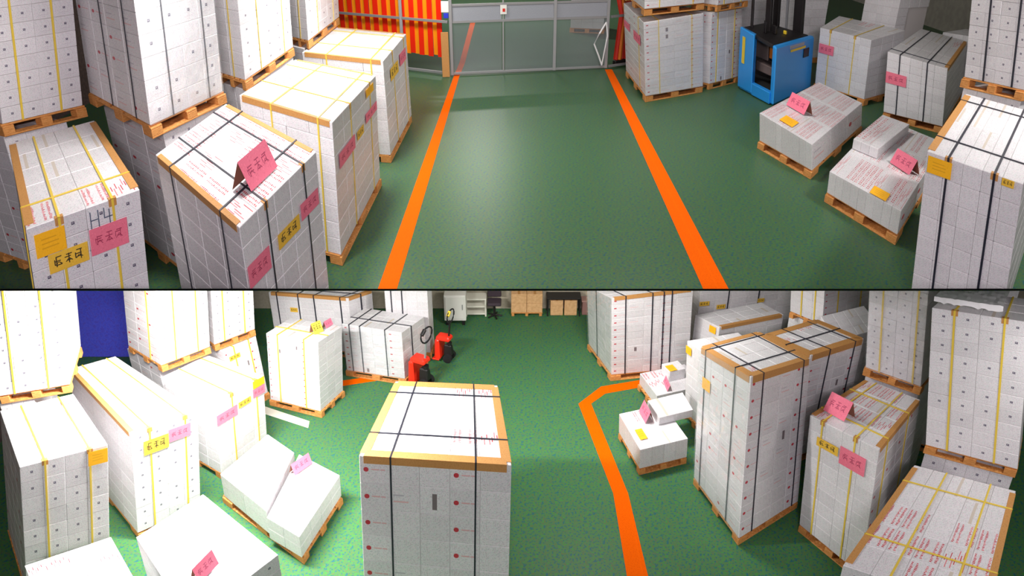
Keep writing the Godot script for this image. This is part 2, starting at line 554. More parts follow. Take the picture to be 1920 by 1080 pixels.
func film_sheet(h: Hull, root: Node) -> void:          # the torn white film lying over the lid and hanging past the front edge
	var m := MB.new()
	var n := FastNoiseLite.new()
	n.seed = 3
	n.frequency = 0.25
	var p := []
	var nu := 20
	var nw := 10
	for k in nw + 2:
		for i in nu + 1:
			var u := 0.0 + 0.7 * i / nu
			if k <= nw: p.append(h.at(u, 1 + (0.02 + 0.018 * absf(n.get_noise_2d(i, k * 2))) / h.sv(), 0.15 + 0.86 * k / nw))
			else: p.append(h.at(u, 1 - (0.03 + 0.05 * absf(n.get_noise_2d(i * 1.5, 40))) / h.sv(), 1 + 0.02 / h.sw()))
	var z := [Vector2.ZERO, Vector2.ZERO, Vector2.ZERO, Vector2.ZERO]
	for k in nw + 1:
		for i in nu:
			var a := k * (nu + 1) + i
			poly(m, [p[a], p[a + 1], p[a + nu + 2]], z, Vector3(0, 1, 0.4))
			poly(m, [p[a], p[a + nu + 2], p[a + nu + 1]], z, Vector3(0, 1, 0.4))
	commit(m, "film_sheet", M.white_film, root)

func prism(m: MB, outline: Array, x0: float, x1: float) -> void:        # outline of (z, y) drawn out along x
	var mid := Vector2.ZERO
	for q in outline: mid += q / outline.size()
	for e in [x0, x1]:
		var pts := []
		var uv := []
		for q in outline:
			pts.append(Vector3(e, q.y, q.x)); uv.append(q)
		poly(m, pts, uv, Vector3(e - (x0 + x1) / 2, 0, 0))
	for i in outline.size():
		var a: Vector2 = outline[i]
		var b: Vector2 = outline[(i + 1) % outline.size()]
		var o := (a + b) / 2 - mid
		poly(m, [Vector3(x0, a.y, a.x), Vector3(x1, a.y, a.x), Vector3(x1, b.y, b.x), Vector3(x0, b.y, b.x)], [a, a, b, b], Vector3(0, o.y, o.x))

func floor_line(pts: Array, y: float, mat_: Material, parent: Node) -> void:      # painted line: a strip of quads, left and right point in turn
	var m := MB.new()
	origin = Vector3.ZERO
	for i in range(0, pts.size() - 2, 2):
		var q := [pts[i], pts[i + 1], pts[i + 3], pts[i + 2]]
		var r := []
		for k in 2:
			for s in q: r.append(Vector3(s.x, y + 0.003 * k, s.y))
		hexa(m, [r[0], r[1], r[4], r[5], r[3], r[2], r[7], r[6]], 0.0)
	commit(m, "floor_line", mat_, parent)

func stacker() -> void:
	var h := hull([5.588, -17.38, 50.906, 1.701, 1.25, 1.174, -0.048, -0.068, 0.447, -0.046, -0.118, -0.563, 0.02], DECK)
	var root := thing("pallet_stacker", (h.c[0] + h.c[1] + h.c[4] + h.c[5]) / 4.0 - Vector3(0, 0.02, 0), "blue ride-on electric stacker with black mast beside the red-dotted load", "stacker")
	var put := func(called: String, mat_: Material, cells: Array, bevel: float) -> MeshInstance3D:
		var m := MB.new()
		for c in cells: cell(m, h, c[0], c[1], c[2], c[3], c[4], c[5], 0, bevel)
		return commit(m, called, mat_, root)
	var side: MeshInstance3D = put.call("side_panel", M.blue, [[0.02, 1, 0.0, 1.0, 0.9, 1.0]], 0.03)
	var back: MeshInstance3D = put.call("rear_panel", M.blue, [[0.0, 0.1, 0.02, 1.0, 0.0, 0.42]], 0.02)
	put.call("step_sill", M.blue, [[0.0, 0.08, 0.0, 0.2, 0.42, 0.92], [0.02, 0.3, 0.0, 0.06, 0.05, 0.9]], 0.01)
	put.call("step_mat", M.rubber, [[0.08, 0.55, 0.12, 0.16, 0.06, 0.9]], 0.0)
	put.call("battery_case", M.dark, [[0.55, 0.98, 0.05, 0.93, 0.04, 0.9]], 0.02)
	put.call("backrest", M.pad, [[0.30, 0.36, 0.55, 0.85, 0.15, 0.55]], 0.02)
	put.call("seat_pad", M.pad, [[0.25, 0.5, 0.34, 0.5, 0.3, 0.7]], 0.02)
	put.call("grip_cover", M.cloth_orange, [[0.3, 0.36, 0.62, 0.8, 0.58, 0.78]], 0.01)
	put.call("console", M.dark, [[0.04, 0.98, 0.93, 1.0, 0.03, 0.9]], 0.02)
	put.call("control_lever", M.dark, [[0.3, 0.34, 1.0, 1.2, 0.4, 0.46], [0.44, 0.5, 1.0, 1.14, 0.5, 0.58]], 0.01)
	put.call("control_knob", M.yellow, [[0.62, 0.66, 1.0, 1.06, 0.62, 0.68]], 0.01)
	for c in [[0.24, 0.28, 0.1, 0.16], [0.5, 0.58, 0.28, 0.4], [0.86, 0.93, 0.22, 0.34], [1.02, 1.1, 0.55, 0.72]]:
		put.call("mast_rail", M.dark, [[c[0], c[1], 0.0 if c[0] > 1.0 else 0.95, 2.3, c[2], c[3]]], 0.01)
	put.call("lift_cylinder", M.steel, [[0.98, 1.0, 0.98, 2.3, 0.42, 0.46]], 0.0)
	var m := MB.new()
	cell(m, h, -0.012, 0.0, 0.45, 0.88, 0.1, 0.18, 0, 0)
	commit(m, "yellow_strip", M.yellow, back)
	m = MB.new()
	cell(m, h, 0.38, 0.76, 0.84, 0.88, 1.0, 1.01, 0, 0)
	commit(m, "yellow_strip", M.yellow, side)
	m = MB.new()
	cell(m, h, 0.36, 0.72, 0.9, 0.95, 1.0, 1.01, 0, 0)
	commit(m, "pale_lettering", M.grey, side)
	m = MB.new()
	cell(m, h, 0.72, 0.86, 0.66, 0.82, 1.0, 1.012, 0, 0)
	commit(m, "dark_sticker", M.dark, side)
	for c in [[0.2, 0.1], [0.75, 0.1], [0.75, 0.8]]:
		m = MB.new()
		var p := h.at(c[0], 0, c[1])
		p.y = DECK + 0.06
		tube(m, [p + Vector3(-0.04, 0, 0), p + Vector3(0.04, 0, 0)], 0.058, 14)
		commit(m, "wheel", M.rubber, root)

func pallet_truck(at: Vector3, yaw: float, size: float, grip: Material, label: String) -> void:
	var root := thing("pallet_truck", at, label, "pallet truck", "red pallet trucks by the white loads")
	var b := Basis.from_euler(Vector3(0, deg_to_rad(yaw), 0)) * size
	var at2 := func(x: float, y: float, z: float) -> Vector3: return at + b * Vector3(x, y, z)
	var block := func(m: MB, x0: float, x1: float, y0: float, y1: float, z0: float, z1: float, pinch: float, bevel: float) -> void:
		var p := []
		for i in 8:
			var k := pinch if i & 2 else 0.0
			p.append(at2.call(x1 - k if i & 1 else x0 + k, y1 if i & 2 else y0, z1 - k if i & 4 else z0 + k * 0.4))
		hexa(m, p, bevel * size)
	var m := MB.new()
	block.call(m, -0.17, 0.17, 0.06, 0.5, -0.06, 0.07, 0.03, 0.03)
	block.call(m, -0.12, 0.12, 0.46, 0.56, -0.04, 0.26, 0.02, 0.03)
	commit(m, "pump_housing", M.red, root)
	for s in [-1, 1]:
		m = MB.new()
		block.call(m, s * 0.12 - 0.05, s * 0.12 + 0.05, 0.05, 0.085, -0.1, 0.05, 0.004, 0.01)
		commit(m, "fork", M.red, root)
		m = MB.new()
		tube(m, [at2.call(s * 0.09 - 0.035, 0.09, 0.2), at2.call(s * 0.09 + 0.035, 0.09, 0.2)], 0.09 * size, 16)
		commit(m, "steering_wheel", M.rubber, root)
	m = MB.new()
	block.call(m, -0.07, 0.07, 0.14, 0.36, 0.1, 0.28, 0.02, 0.02)
	tube(m, [at2.call(0, 0.2, 0.2), at2.call(0, 0.42, 0.22)], 0.045 * size, 10)
	commit(m, "hydraulic_unit", M.dark, root)
	m = MB.new()
	tube(m, [at2.call(0, 0.5, 0.2), at2.call(0, 0.68, 0.22), at2.call(0, 0.9, 0.24)], 0.018 * size, 8)
	var shaft := commit(m, "tiller_shaft", M.steel if grip == M.dark else M.dark, root)
	m = MB.new()
	var loop := []
	for k in 17:
		var t := TAU * k / 16.0
		loop.append(at2.call(0.16 * sin(t), 1.02 - 0.13 * cos(t) * (1.0 + 0.15 * cos(t)), 0.26))
	tube(m, loop, 0.014 * size, 8)
	commit(m, "tiller_loop", M.rubber, root)
	m = MB.new()
	tube(m, [at2.call(-0.13, 1.06, 0.26), at2.call(-0.04, 1.12, 0.26)], 0.032 * size, 10)
	commit(m, "grip", grip, root)

func strip_curtain(a: Vector3, b: Vector3, hem: float, top: float, count: int, label: String) -> void:
	var root := thing("strip_curtain", Vector3(a.x, DECK, a.z), label, "strip curtain")
	var d := (b - a) / count
	var n := Vector3.UP.cross(b - a).normalized()
	var r := RandomNumberGenerator.new()
	r.seed = 4
	for k in count:
		var m := MB.new()
		var p0 := a + d * k
		var off := n * (0.012 if k % 2 else -0.012)
		var low := hem + r.randf_range(-0.02, 0.03)
		var pts := []
		for i in 8: pts.append(p0 + (d * 1.06 if i & 1 else Vector3.ZERO) + off + n * (0.003 if i & 4 else -0.003) + Vector3(0, (top if i & 2 else low) - p0.y, 0) + d * r.randf_range(-0.06, 0.06))
		hexa(m, pts, 0.0)
		commit(m, "strip", M.strip_red if k % 2 == 0 else M.strip_orange, root)
	var m2 := MB.new()
	tube(m2, [Vector3(a.x, top - 0.02, a.z), Vector3(b.x, top - 0.02, b.z)], 0.025)
	commit(m2, "rail", M.fence, root)

func post(m: MB, x: float, z: float, y0: float, y1: float, t: float) -> void:
	slab(m, Vector3(x, (y0 + y1) / 2, z), Vector3(t, y1 - y0, t), 0, 0.004)

func bar(m: MB, a: Vector3, b: Vector3, hgt: float, t: float) -> void:
	var n := Vector3.UP.cross(b - a).normalized() * t / 2
	var up := Vector3(0, hgt / 2, 0)
	hexa(m, [a - up - n, b - up - n, a + up - n, b + up - n, a - up + n, b - up + n, a + up + n, b + up + n], 0.003)

func gate() -> void:
	var a := Vector3(-1.38, DECK, -18.75)
	var b := Vector3(2.25, DECK, -19.55)
	var root := thing("gate", a, "wide grey framed see-through gate across the aisle with a small sign", "gate")
	var P := func(s: float, y: float) -> Vector3: return a.lerp(b, s) + Vector3(0, y, 0)
	for s in [0.0, 0.325, 0.655, 1.0]:
		var m := MB.new()
		var p: Vector3 = P.call(s, 0.0)
		post(m, p.x, p.z, DECK + 0.03, DECK + 2.1, 0.035 if s == 0.325 else 0.07)
		commit(m, "upright", M.fence, root)
	for y in [0.06, 1.2, 1.56]:
		var m := MB.new()
		bar(m, P.call(0.0, y), P.call(1.0, y), 0.05, 0.045)
		commit(m, "crossbar", M.fence, root)
	for k in 3:
		var s0: float = [0.0, 0.325, 0.655][k]
		var s1: float = [0.325, 0.655, 1.0][k]
		var m := MB.new()
		bar(m, P.call(s0 + 0.01, 1.38), P.call(s1 - 0.01, 1.38), 0.31, 0.012)
		commit(m, "solid_panel", M.band, root)
		m = MB.new()
		bar(m, P.call(s0 + 0.01, 0.63), P.call(s1 - 0.01, 0.63), 1.09, 0.008)
		commit(m, "clear_panel", M.pane, root)
	var m := MB.new()
	var n := Vector3.UP.cross(b - a).normalized() * -0.035
	bar(m, P.call(0.305, 1.44) + n, P.call(0.345, 1.44) + n, 0.2, 0.006)
	var sign_ := commit(m, "sign_plate", M.white, root)
	m = MB.new()
	bar(m, P.call(0.319, 1.43) + n * 1.25, P.call(0.335, 1.43) + n * 1.25, 0.07, 0.004)
	commit(m, "red_mark", M.cloth_red, sign_)
	# the fence runs on to both sides of the gate
	for f in [[Vector3(-1.45, DECK, -18.78), Vector3(-4.5, DECK, -20.4), "grey tube fence with the striped curtain, left of the gate", [0.37, 0.98]], [Vector3(2.32, DECK, -19.58), Vector3(3.1, DECK, -20.1), "short grey fence piece between the gate and the red-dotted load", [0.9]]]:
		root = thing("fence", f[0], f[2], "fence")
		for y in [0.06, 1.2]:
			m = MB.new()
			bar(m, f[0] + Vector3(0, y, 0), f[1] + Vector3(0, y, 0), 0.055, 0.045)
			commit(m, "rail", M.fence, root)
		for s in f[3]:
			m = MB.new()
			var p: Vector3 = f[0].lerp(f[1], s)
			post(m, p.x, p.z, DECK + 0.002, DECK + 2.3, 0.07)
			commit(m, "post", M.fence, root)

func gathered_curtain(at: Vector3) -> void:
	var root := thing("gathered_curtain", at, "red and orange curtain gathered in folds right of the gate", "curtain")
	for k in 6:
		var m := MB.new()
		var x := at.x + 0.1 * k
		var z := at.z - 0.07 * k + (0.05 if k % 2 else 0.0)
		var pinch := 0.35 * (2.5 - k) * 0.1
		tube(m, [Vector3(x + pinch * 0.4, DECK + 0.14, z), Vector3(x + pinch, DECK + 0.8, z), Vector3(x + pinch * 1.4, DECK + 1.2, z), Vector3(x, DECK + 1.7, z), Vector3(x - pinch, DECK + 2.2, z)], 0.062, 7)
		commit(m, "fold", M.cloth_red if k % 3 != 1 else M.cloth_orange, root)
	var m2 := MB.new()
	slab(m2, at + Vector3(0.3, 0.07, -0.12), Vector3(0.75, 0.13, 0.12), 35, 0.01)
	commit(m2, "dark_weight", M.dark, root)

func shelf_unit(at: Vector3, size: Vector3, mat_: Material, label: String) -> void:
	var root := thing("shelf", at, label, "shelf")
	for k in 3:
		var m := MB.new()
		slab(m, at + Vector3(0, 0.06 + (size.y - 0.07) * k / 2.0, 0), Vector3(size.x, 0.035, size.z), 0, 0.004)
		commit(m, "board", mat_, root)
	for s in [-1, 1]:
		var m := MB.new()
		slab(m, at + Vector3(s * (size.x / 2 - 0.02), size.y / 2, 0.01), Vector3(0.035, size.y, size.z), 0, 0.004)
		commit(m, "side", mat_, root)
	var m2 := MB.new()
	slab(m2, at + Vector3(0, size.y * 0.55, -size.z / 2 + 0.01), Vector3(size.x - 0.06, size.y * 0.85, 0.012))
	commit(m2, "back_board", mat_, root)

func far_wall_things() -> void:
	# the cabinets, chair, stacked cartons and table along the back wall of the lower floor
	var root := thing("cabinet", Vector3(-1.2, 0, -15.0), "white low cabinet on dark feet behind the farther pallet truck", "cabinet")
	var m := MB.new()
	slab(m, Vector3(-1.2, 0.42, -15.0), Vector3(0.46, 0.6, 0.4), 0, 0.01)
	commit(m, "body", M.white, root)
	m = MB.new()
	slab(m, Vector3(-1.2, 0.43, -14.79), Vector3(0.4, 0.52, 0.014), 0, 0.004)
	var door := commit(m, "door", M.white, root)
	m = MB.new()
	tube(m, [Vector3(-1.04, 0.4, -14.77), Vector3(-1.04, 0.52, -14.77)], 0.008)
	commit(m, "handle", M.steel, door)
	for s in [-1, 1]:
		m = MB.new()
		slab(m, Vector3(-1.2 + s * 0.17, 0.06, -15.0), Vector3(0.06, 0.12, 0.34))
		commit(m, "foot", M.dark, root)
	shelf_unit(Vector3(-0.78, 0, -15.36), Vector3(0.46, 0.42, 0.3), M.white_paint, "low pale shelf between the white cabinet and the dark chair")
	root = thing("chair", Vector3(-0.38, 0, -15.2), "dark office chair at the back wall beside the tan cartons", "chair")
	m = MB.new()
	slab(m, Vector3(-0.38, 0.36, -15.2), Vector3(0.3, 0.07, 0.3), 0, 0.02)
	commit(m, "seat", M.chair, root)
	m = MB.new()
	slab(m, Vector3(-0.38, 0.62, -15.36), Vector3(0.3, 0.42, 0.06), 0, 0.02)
	commit(m, "backrest", M.chair, root)
	m = MB.new()
	tube(m, [Vector3(-0.38, 0.06, -15.2), Vector3(-0.38, 0.33, -15.2)], 0.025)
	commit(m, "column", M.dark, root)
	for k in 5:
		m = MB.new()
		var e := Vector3(cos(TAU * k / 5), 0, sin(TAU * k / 5)) * 0.16
		tube(m, [Vector3(-0.38, 0.06, -15.2), Vector3(-0.38, 0.03, -15.2) + e], 0.018)
		commit(m, "leg", M.dark, root)
	for k in 4:
		var x := 0.15 + 0.34 * (k % 2)
		var y := 0.0 + 0.225 * (k / 2)
		var c := thing("tan_carton", Vector3(x, y + 0.09, -15.34), ["tan carton at the lower left of the four against the back wall", "tan carton at the lower right of the four against the back wall", "tan carton at the upper left of the four against the back wall", "tan carton at the upper right of the four against the back wall"][k], "carton", "tan cartons on the pallet at the back wall")
		m = MB.new()
		slab(m, Vector3(x, y + 0.202, -15.34), Vector3(0.335, 0.222, 0.24), 0, 0.006)
		commit(m, "box", M.carton_tan, c)
		m = MB.new()
		slab(m, Vector3(x, y + 0.3155, -15.34), Vector3(0.05, 0.003, 0.24))
		commit(m, "tape", M.tan, c)
	var q := [0.32, -15.34, 0, 0.66, 0.24, 0.4, 0, 0, 0, 0, 0, 0, 0.09]
	var g := Hull.new()
	g = hull(q, 0.0)
	var pr := thing("wooden_pallet", Vector3(0.32, 0, -15.34), "low wooden pallet under the four tan cartons at the back wall", "pallet", "wooden pallets under the carton loads")
	for k in 3:
		m = MB.new()
		slab(m, Vector3(0.32, 0.079, -15.43 + 0.09 * k), Vector3(0.68, 0.02, 0.07), 0, 0.003)
		commit(m, "deck_board", M.wood, pr)
		m = MB.new()
		slab(m, Vector3(0.02 + 0.3 * k, 0.035, -15.34), Vector3(0.06, 0.068, 0.24), 0, 0.003)
		commit(m, "stringer", M.wood, pr)
	root = thing("table", Vector3(1.12, 0, -15.36), "dark-topped work table with tan cartons beneath it at the back wall", "table")
	m = MB.new()
	slab(m, Vector3(1.12, 0.43, -15.36), Vector3(0.74, 0.03, 0.32), 0, 0.005)
	commit(m, "tabletop", M.dark, root)
	for s in [[-1, -1], [1, -1], [-1, 1], [1, 1]]:
		m = MB.new()
		slab(m, Vector3(1.12 + s[0] * 0.345, 0.207, -15.36 + s[1] * 0.13), Vector3(0.03, 0.414, 0.03))
		commit(m, "leg", M.dark, root)
	for k in 2:
		var c := thing("tan_carton", Vector3(0.97 + 0.3 * k, 0, -15.36), ["tan carton under the left half of the dark table", "tan carton under the right half of the dark table"][k], "carton", "tan cartons under the table")
		m = MB.new()
		slab(m, Vector3(0.97 + 0.3 * k, 0.19, -15.36), Vector3(0.27, 0.36, 0.24), 0, 0.006)
		commit(m, "box", M.carton_tan, c)
		m = MB.new()
		slab(m, Vector3(0.97 + 0.3 * k, 0.3715, -15.36), Vector3(0.05, 0.003, 0.24))
		commit(m, "tape", M.tan, c)
	root = thing("storage_box", Vector3(1.62, 0, -15.38), "small pinkish box right of the dark work table", "box")
	m = MB.new()
	slab(m, Vector3(1.62, 0.16, -15.38), Vector3(0.2, 0.32, 0.22), 0, 0.012)
	commit(m, "body", mat(c8(150, 110, 104), 0.7), root)
	m = MB.new()
	slab(m, Vector3(1.62, 0.335, -15.38), Vector3(0.23, 0.03, 0.25), 0, 0.008)
	commit(m, "lid", mat(c8(170, 130, 122), 0.7), root)

func _ready() -> void:
	# camera
	var cam := Camera3D.new()
	cam.name = "camera"
	cam.position = Vector3(0, EYE, 0)
	cam.rotation_degrees = Vector3(-PITCH, 0, 0)
	cam.fov = 39.6
	cam.near = 0.1
	cam.far = 120.0
	add_child(cam)
	cam.current = true
	# surroundings: a closed hall, so next to nothing comes from outside
	var we := WorldEnvironment.new()
	we.name = "world_environment"
	var env := Environment.new()
	env.background_mode = Environment.BG_COLOR
	env.background_color = Color(0.2, 0.2, 0.2)
	env.tonemap_mode = Environment.TONE_MAPPER_LINEAR
	env.tonemap_exposure = 1.0
	env.sdfgi_enabled = true
	env.ssao_enabled = true
	env.ssil_enabled = true
	we.environment = env
	add_child(we)
	make_materials()
	# lamps: at, size, energy, turn; all hang above the picture or under the deck
	lamp(Vector3(-2.4, 8.3, -12.0), Vector2(0.4, 2.4), 23.0, Vector3(-90, 0, 0), "low hung lamp over the white-topped loads at left")
	lamp(Vector3(-2.5, 8.6, -7.5), Vector2(0.4, 0.8), 13.0, Vector3(-90, 0, 0), "low hung lamp over the red-lidded load")
	lamp(Vector3(6.5, 9.2, -8.2), Vector2(0.8, 0.5), 18.0, Vector3(-90, 0, 0), "lamp over the white-lidded load at the right edge of the deck")
	lamp(Vector3(-2.4, 8.3, -17.4), Vector2(1.2, 0.4), 13.0, Vector3(-55, 0, 0), "lamp before the striped curtain")
	lamp(Vector3(2.4, 10.4, -13.8), Vector2(1.6, 0.5), 28.0, Vector3(-90, 0, 0), "lamp over the aisle before the gate")
	lamp(Vector3(-1.2, 11.0, -29.0), Vector2(1.6, 0.5), 60.0, Vector3(-90, 0, 0), "lamp over the aisle beyond the gate")
	lamp(Vector3(0.4, 9.8, 2.5), Vector2(2.4, 0.8), 80.0, Vector3(-18, 0, 0), "wide lamp on the near side of the hall", Color(1, 0.955, 0.98))
	lamp(Vector3(1.4, 4.16, -11.1), Vector2(1.4, 0.16), 20.0, Vector3(-90, 0, 0), "strip lamp under the deck at right")
	lamp(Vector3(6.2, 4.42, -6.7), Vector2(0.5, 0.9), 3.2, Vector3(-90, 0, 0), "lamp over the crossed yellow straps at the lower right")
	lamp(Vector3(-3.9, 4.16, -8.75), Vector2(2.2, 0.16), 84.0, Vector3(-96, 0, 0), "strip lamp under the deck edge at left")
	# the hall
	wall("wall_left", Vector3(-8.75, 8.7, -15), Vector3(0.3, 8.6, 43), M.wall_dark)
	wall("wall_left_001", Vector3(-8.75, 2.2, -10), Vector3(0.3, 4.4, 33), M.wall_dark)
	wall("wall_back_002", Vector3(-7.3, 2.13, -13.6), Vector3(2.6, 4.24, 0.12), M.wall_blue)
	wall("wall_right", Vector3(13.15, 6.5, -15), Vector3(0.3, 13, 43), M.wall_grey)
	wall("wall_back", Vector3(2.2, 8.7, -36.65), Vector3(22.2, 8.6, 0.3), M.wall_grey)
	wall("wall_back_001", Vector3(2.2, 2.13, -15.72), Vector3(21.6, 4.25, 0.3), M.wall_low)
	wall("wall_front", Vector3(2.2, 6.5, 6.65), Vector3(22.2, 13, 0.3), M.wall_grey)
	wall("ceiling", Vector3(2.2, 13.15, -15), Vector3(22.2, 0.3, 43.6), M.wall_grey)
	var low := wall("floor", Vector3(2.2, -0.1, -4.5), Vector3(21.6, 0.2, 22.2), M.floor_low)
	origin = Vector3.ZERO
	var m := MB.new()
	prism(m, [Vector2(EDGE, DECK), Vector2(EDGE, DECK - 0.018), Vector2(EDGE - 0.3, DECK - 0.14), Vector2(-36.5, DECK - 0.14), Vector2(-36.5, DECK)], -8.6, 13.0)
	var deck := commit(m, "floor", M.floor_top, self)
	tag(deck, "", "", "", "structure")
	m = MB.new()
	var a1 := tan(deg_to_rad(PITCH) + atan(1.5 / 1500.0))
	var a2 := tan(deg_to_rad(PITCH) + atan(4.5 / 1500.0))
	prism(m, [Vector2(-5.2, EYE - 5.2 * a1), Vector2(-5.2, EYE - 5.2 * a2), Vector2(EDGE + 0.001, EYE + EDGE * a2), Vector2(EDGE + 0.001, EYE + EDGE * a1)], -8.6, 13.0)
	var plate := commit(m, "trim_1", M.black_steel, self)
	tag(plate, "", "", "", "structure")
	cut_n = Vector3(0, cos(atan(a1)), -sin(atan(a1)))
	cut_d = cut_n.dot(Vector3(0, EYE, 0)) + 0.002
	floor_line([Vector2(-1.48, -7.87), Vector2(-1.27, -7.87), Vector2(-1.35, -18.63), Vector2(-1.22, -18.63), Vector2(-1.31, -20.3), Vector2(-1.17, -20.3), Vector2(-1.35, -30), Vector2(-1.18, -30)], DECK, M.orange_paint, deck)
	floor_line([Vector2(2.11, -7.87), Vector2(2.39, -7.87), Vector2(2.23, -19.5), Vector2(2.40, -19.5)], DECK, M.orange_paint, deck)
	floor_line([Vector2(1.56, -7.0), Vector2(1.88, -7.0), Vector2(1.56, -9.57), Vector2(1.79, -9.57), Vector2(1.2, -11.95), Vector2(1.43, -11.95), Vector2(1.66, -12.5), Vector2(1.72, -12.27), Vector2(2.9, -12.86), Vector2(2.87, -12.62)], 0.0, M.orange_paint, low)
	floor_line([Vector2(-3.3, -12.68), Vector2(-3.24, -12.5), Vector2(-2.6, -12.86), Vector2(-2.56, -12.7)], 0.0, M.orange_paint, low)
	floor_line([Vector2(-4.45, -11.87), Vector2(-4.43, -11.66), Vector2(-3.54, -11.42), Vector2(-3.52, -11.23)], 0.0, M.white_paint, low)
	# loads
	var l: Array
	cut_on = true
	l = cartons_of([-4.308, -7.124, 54.56, 0.945, 2.381, 1.501, 0.109, 0.025, 0.06, 0.028, -0.017, -0.411, 0.13], DECK, [4, 8, 5], "FLR", [1, 2, 0.25], "yellow-strapped white carton load by the far left with H4 handwritten above its notices")
	strap_front(l[0], 0.27, "yellow", l[1])
	strap_front(l[0], 0.74, "yellow", l[1])
	strap_side(l[0], 0.8, "yellow", "LR", l[1])
	board(l[0], "L", l[1])
	board(l[0], "R", l[1])
	corner_pad(l[0], 0.27, l[1])
	corner_pad(l[0], 0.74, l[1])
	sheet_on(l[0], "F", 0.053, 0.303, 0.821, 0.954, "note_orange", l[1])
	sheet_on(l[0], "F", 0.137, 0.478, 0.709, 0.818, "note_yellow", l[1])
	sheet_on(l[0], "F", 0.502, 0.85, 0.72, 0.874, "note_pink", l[1])
	cut_on = false
	handwriting(l[0], 0.626, 0.918, l[1])
	l = cartons_of([-5.516, -8.7, 59.763, 0.714, 0.873, 1.501, 0, 0, -0.019, 0, 0, 0, 0.13], DECK, [3, 8, 3], "FLR", [1, 2, 0], "back row carton load, mostly hidden behind the H4 load, carrying the far left stack")
	pallet(l[0], "wooden pallet on the deck under the hidden far left back row load", 0.004)
	l = cartons_of([-5.455, -8.804, 59.763, 0.92, 0.9, 1.45, 0.123, 0.057, -0.019, 0.009, -0.003, 0, 1.761], DECK, [4, 9, 3], "FLR", [1, 2, 0], "yellow-strapped load of small-marked white cartons stacked in the upper left corner")
	strap_front(l[0], 0.24, "yellow", l[1])
	strap_front(l[0], 0.72, "yellow", l[1])
	pallet(l[0], "wooden pallet on which the yellow-strapped upper left corner stack rests")
	cut_on = true
	l = cartons_of([-2.624, -7.23, 79.341, 1.454, 1.438, 1.611, -0.008, 0.022, 0.119, 0.091, -0.089, -0.762, 0.13], DECK, [5, 8, 4], "FLR", [0, 0, 0.9], "black-strapped carton load with red printed lids and a large pink tent card")
	strap_front(l[0], 0.3, "black", l[1])
	strap_front(l[0], 0.8, "black", l[1])
	strap_side(l[0], 0.2, "black", "LR", l[1])
	strap_side(l[0], 0.8, "black", "LR", l[1])
	board(l[0], "L", l[1])
	board(l[0], "R", l[1])
	corner_pad(l[0], 0.3, l[1])
	corner_pad(l[0], 0.8, l[1])
	sheet_on(l[0], "F", 0.015, 0.27, 0.621, 0.759, "note_pink", l[1])
	sheet_on(l[0], "F", 0.379, 0.67, 0.667, 0.76, "note_yellow", l[1])
	sheet_on(l[0], "F", 0.7, 0.964, 0.696, 0.797, "note_pink", l[1])
	cut_on = false
	l = cartons_of([-4.057, -9.102, 80.133, 1.022, 1.423, 1.611, 0, 0, 0.436, 0, 0, -0.608, 0.13], DECK, [4, 8, 3], "FLR", [1, 2, 0], "back row carton load, mostly hidden, under the tall black-strapped stack")
	pallet(l[0], "wooden pallet on the deck under the hidden load below the black-strapped stack", 0.004)
	l = cartons_of([-4.073, -9.013, 80.133, 1.198, 1.467, 2.3, 0.085, 0.027, 0.436, 0.01, 0.011, -0.608, 1.871], DECK, [4, 11, 4], "FLR", [1, 2, 0], "tall black-strapped white stack with shiny film, second from the left on the deck")
	strap_front(l[0], 0.29, "black", l[1])
	strap_front(l[0], 0.8, "black", l[1])
	strap_side(l[0], 0.42, "black", "L", l[1])
	strap_side(l[0], 0.8, "black", "L", l[1])
	film_on(l[0], "F", 0.012, l[1])
	pallet(l[0], "wooden pallet overhanging the red-lidded load, under the tall black-strapped stack")
	l = cartons_of([-2.564, -10.117, 88.923, 2.602, 1.209, 1.57, 0.075, 0.017, 0.105, -0.045, -0.091, -0.418, 0.13], DECK, [5, 8, 4], "FLR", [0, 0, 0.06], "white-topped load with yellow straps between the red-lidded load and the striped curtain, nearer of two")
	strap_front(l[0], 0.35, "yellow", l[1])
	strap_front(l[0], 0.82, "yellow", l[1])
	strap_side(l[0], 0.35, "yellow", "LR", l[1])
	strap_side(l[0], 0.85, "yellow", "LR", l[1])
	board(l[0], "L", l[1])
	board(l[0], "R", l[1])
	corner_pad(l[0], 0.35, l[1])
	corner_pad(l[0], 0.82, l[1])
	sheet_on(l[0], "F", 0.707, 0.902, 0.902, 0.973, "note_orange", l[1])
	sheet_on(l[0], "F", 0.671, 0.975, 0.693, 0.776, "note_pink", l[1])
	sheet_on(l[0], "F", 0.452, 0.607, 0.651, 0.725, "note_yellow", l[1])
	sheet_on(l[0], "F", 0.069, 0.397, 0.627, 0.739, "note_pink", l[1])
	pallet(l[0], "wooden pallet under the nearer white-topped load beside the orange floor line")
	l = cartons_of([-3.505, -11.095, 88.991, 1.794, 0.474, 1.57, 0, 0, 0.423, 0, 0, -0.142, 0.13], DECK, [5, 8, 2], "FLR", [1, 2, 0], "back row load hidden below the brightly lit stack with yellow straps")
	pallet(l[0], "wooden pallet on the deck under the hidden load below the bright stack")
	l = cartons_of([-3.505, -11.095, 88.991, 1.85, 0.489, 1.45, 0.023, 0.045, 0.423, 0.003, 0, -0.142, 1.83], DECK, [5, 9, 2], "FLR", [1, 0, 0], "brightly lit stack of small white cartons behind the nearer white-topped load")
	strap_front(l[0], 0.3, "yellow", l[1])
	strap_front(l[0], 0.8, "yellow", l[1])
	strap_side(l[0], 0.6, "yellow", "L", l[1])
	pallet(l[0], "wooden pallet behind the nearer white top, under the brightly lit stack")
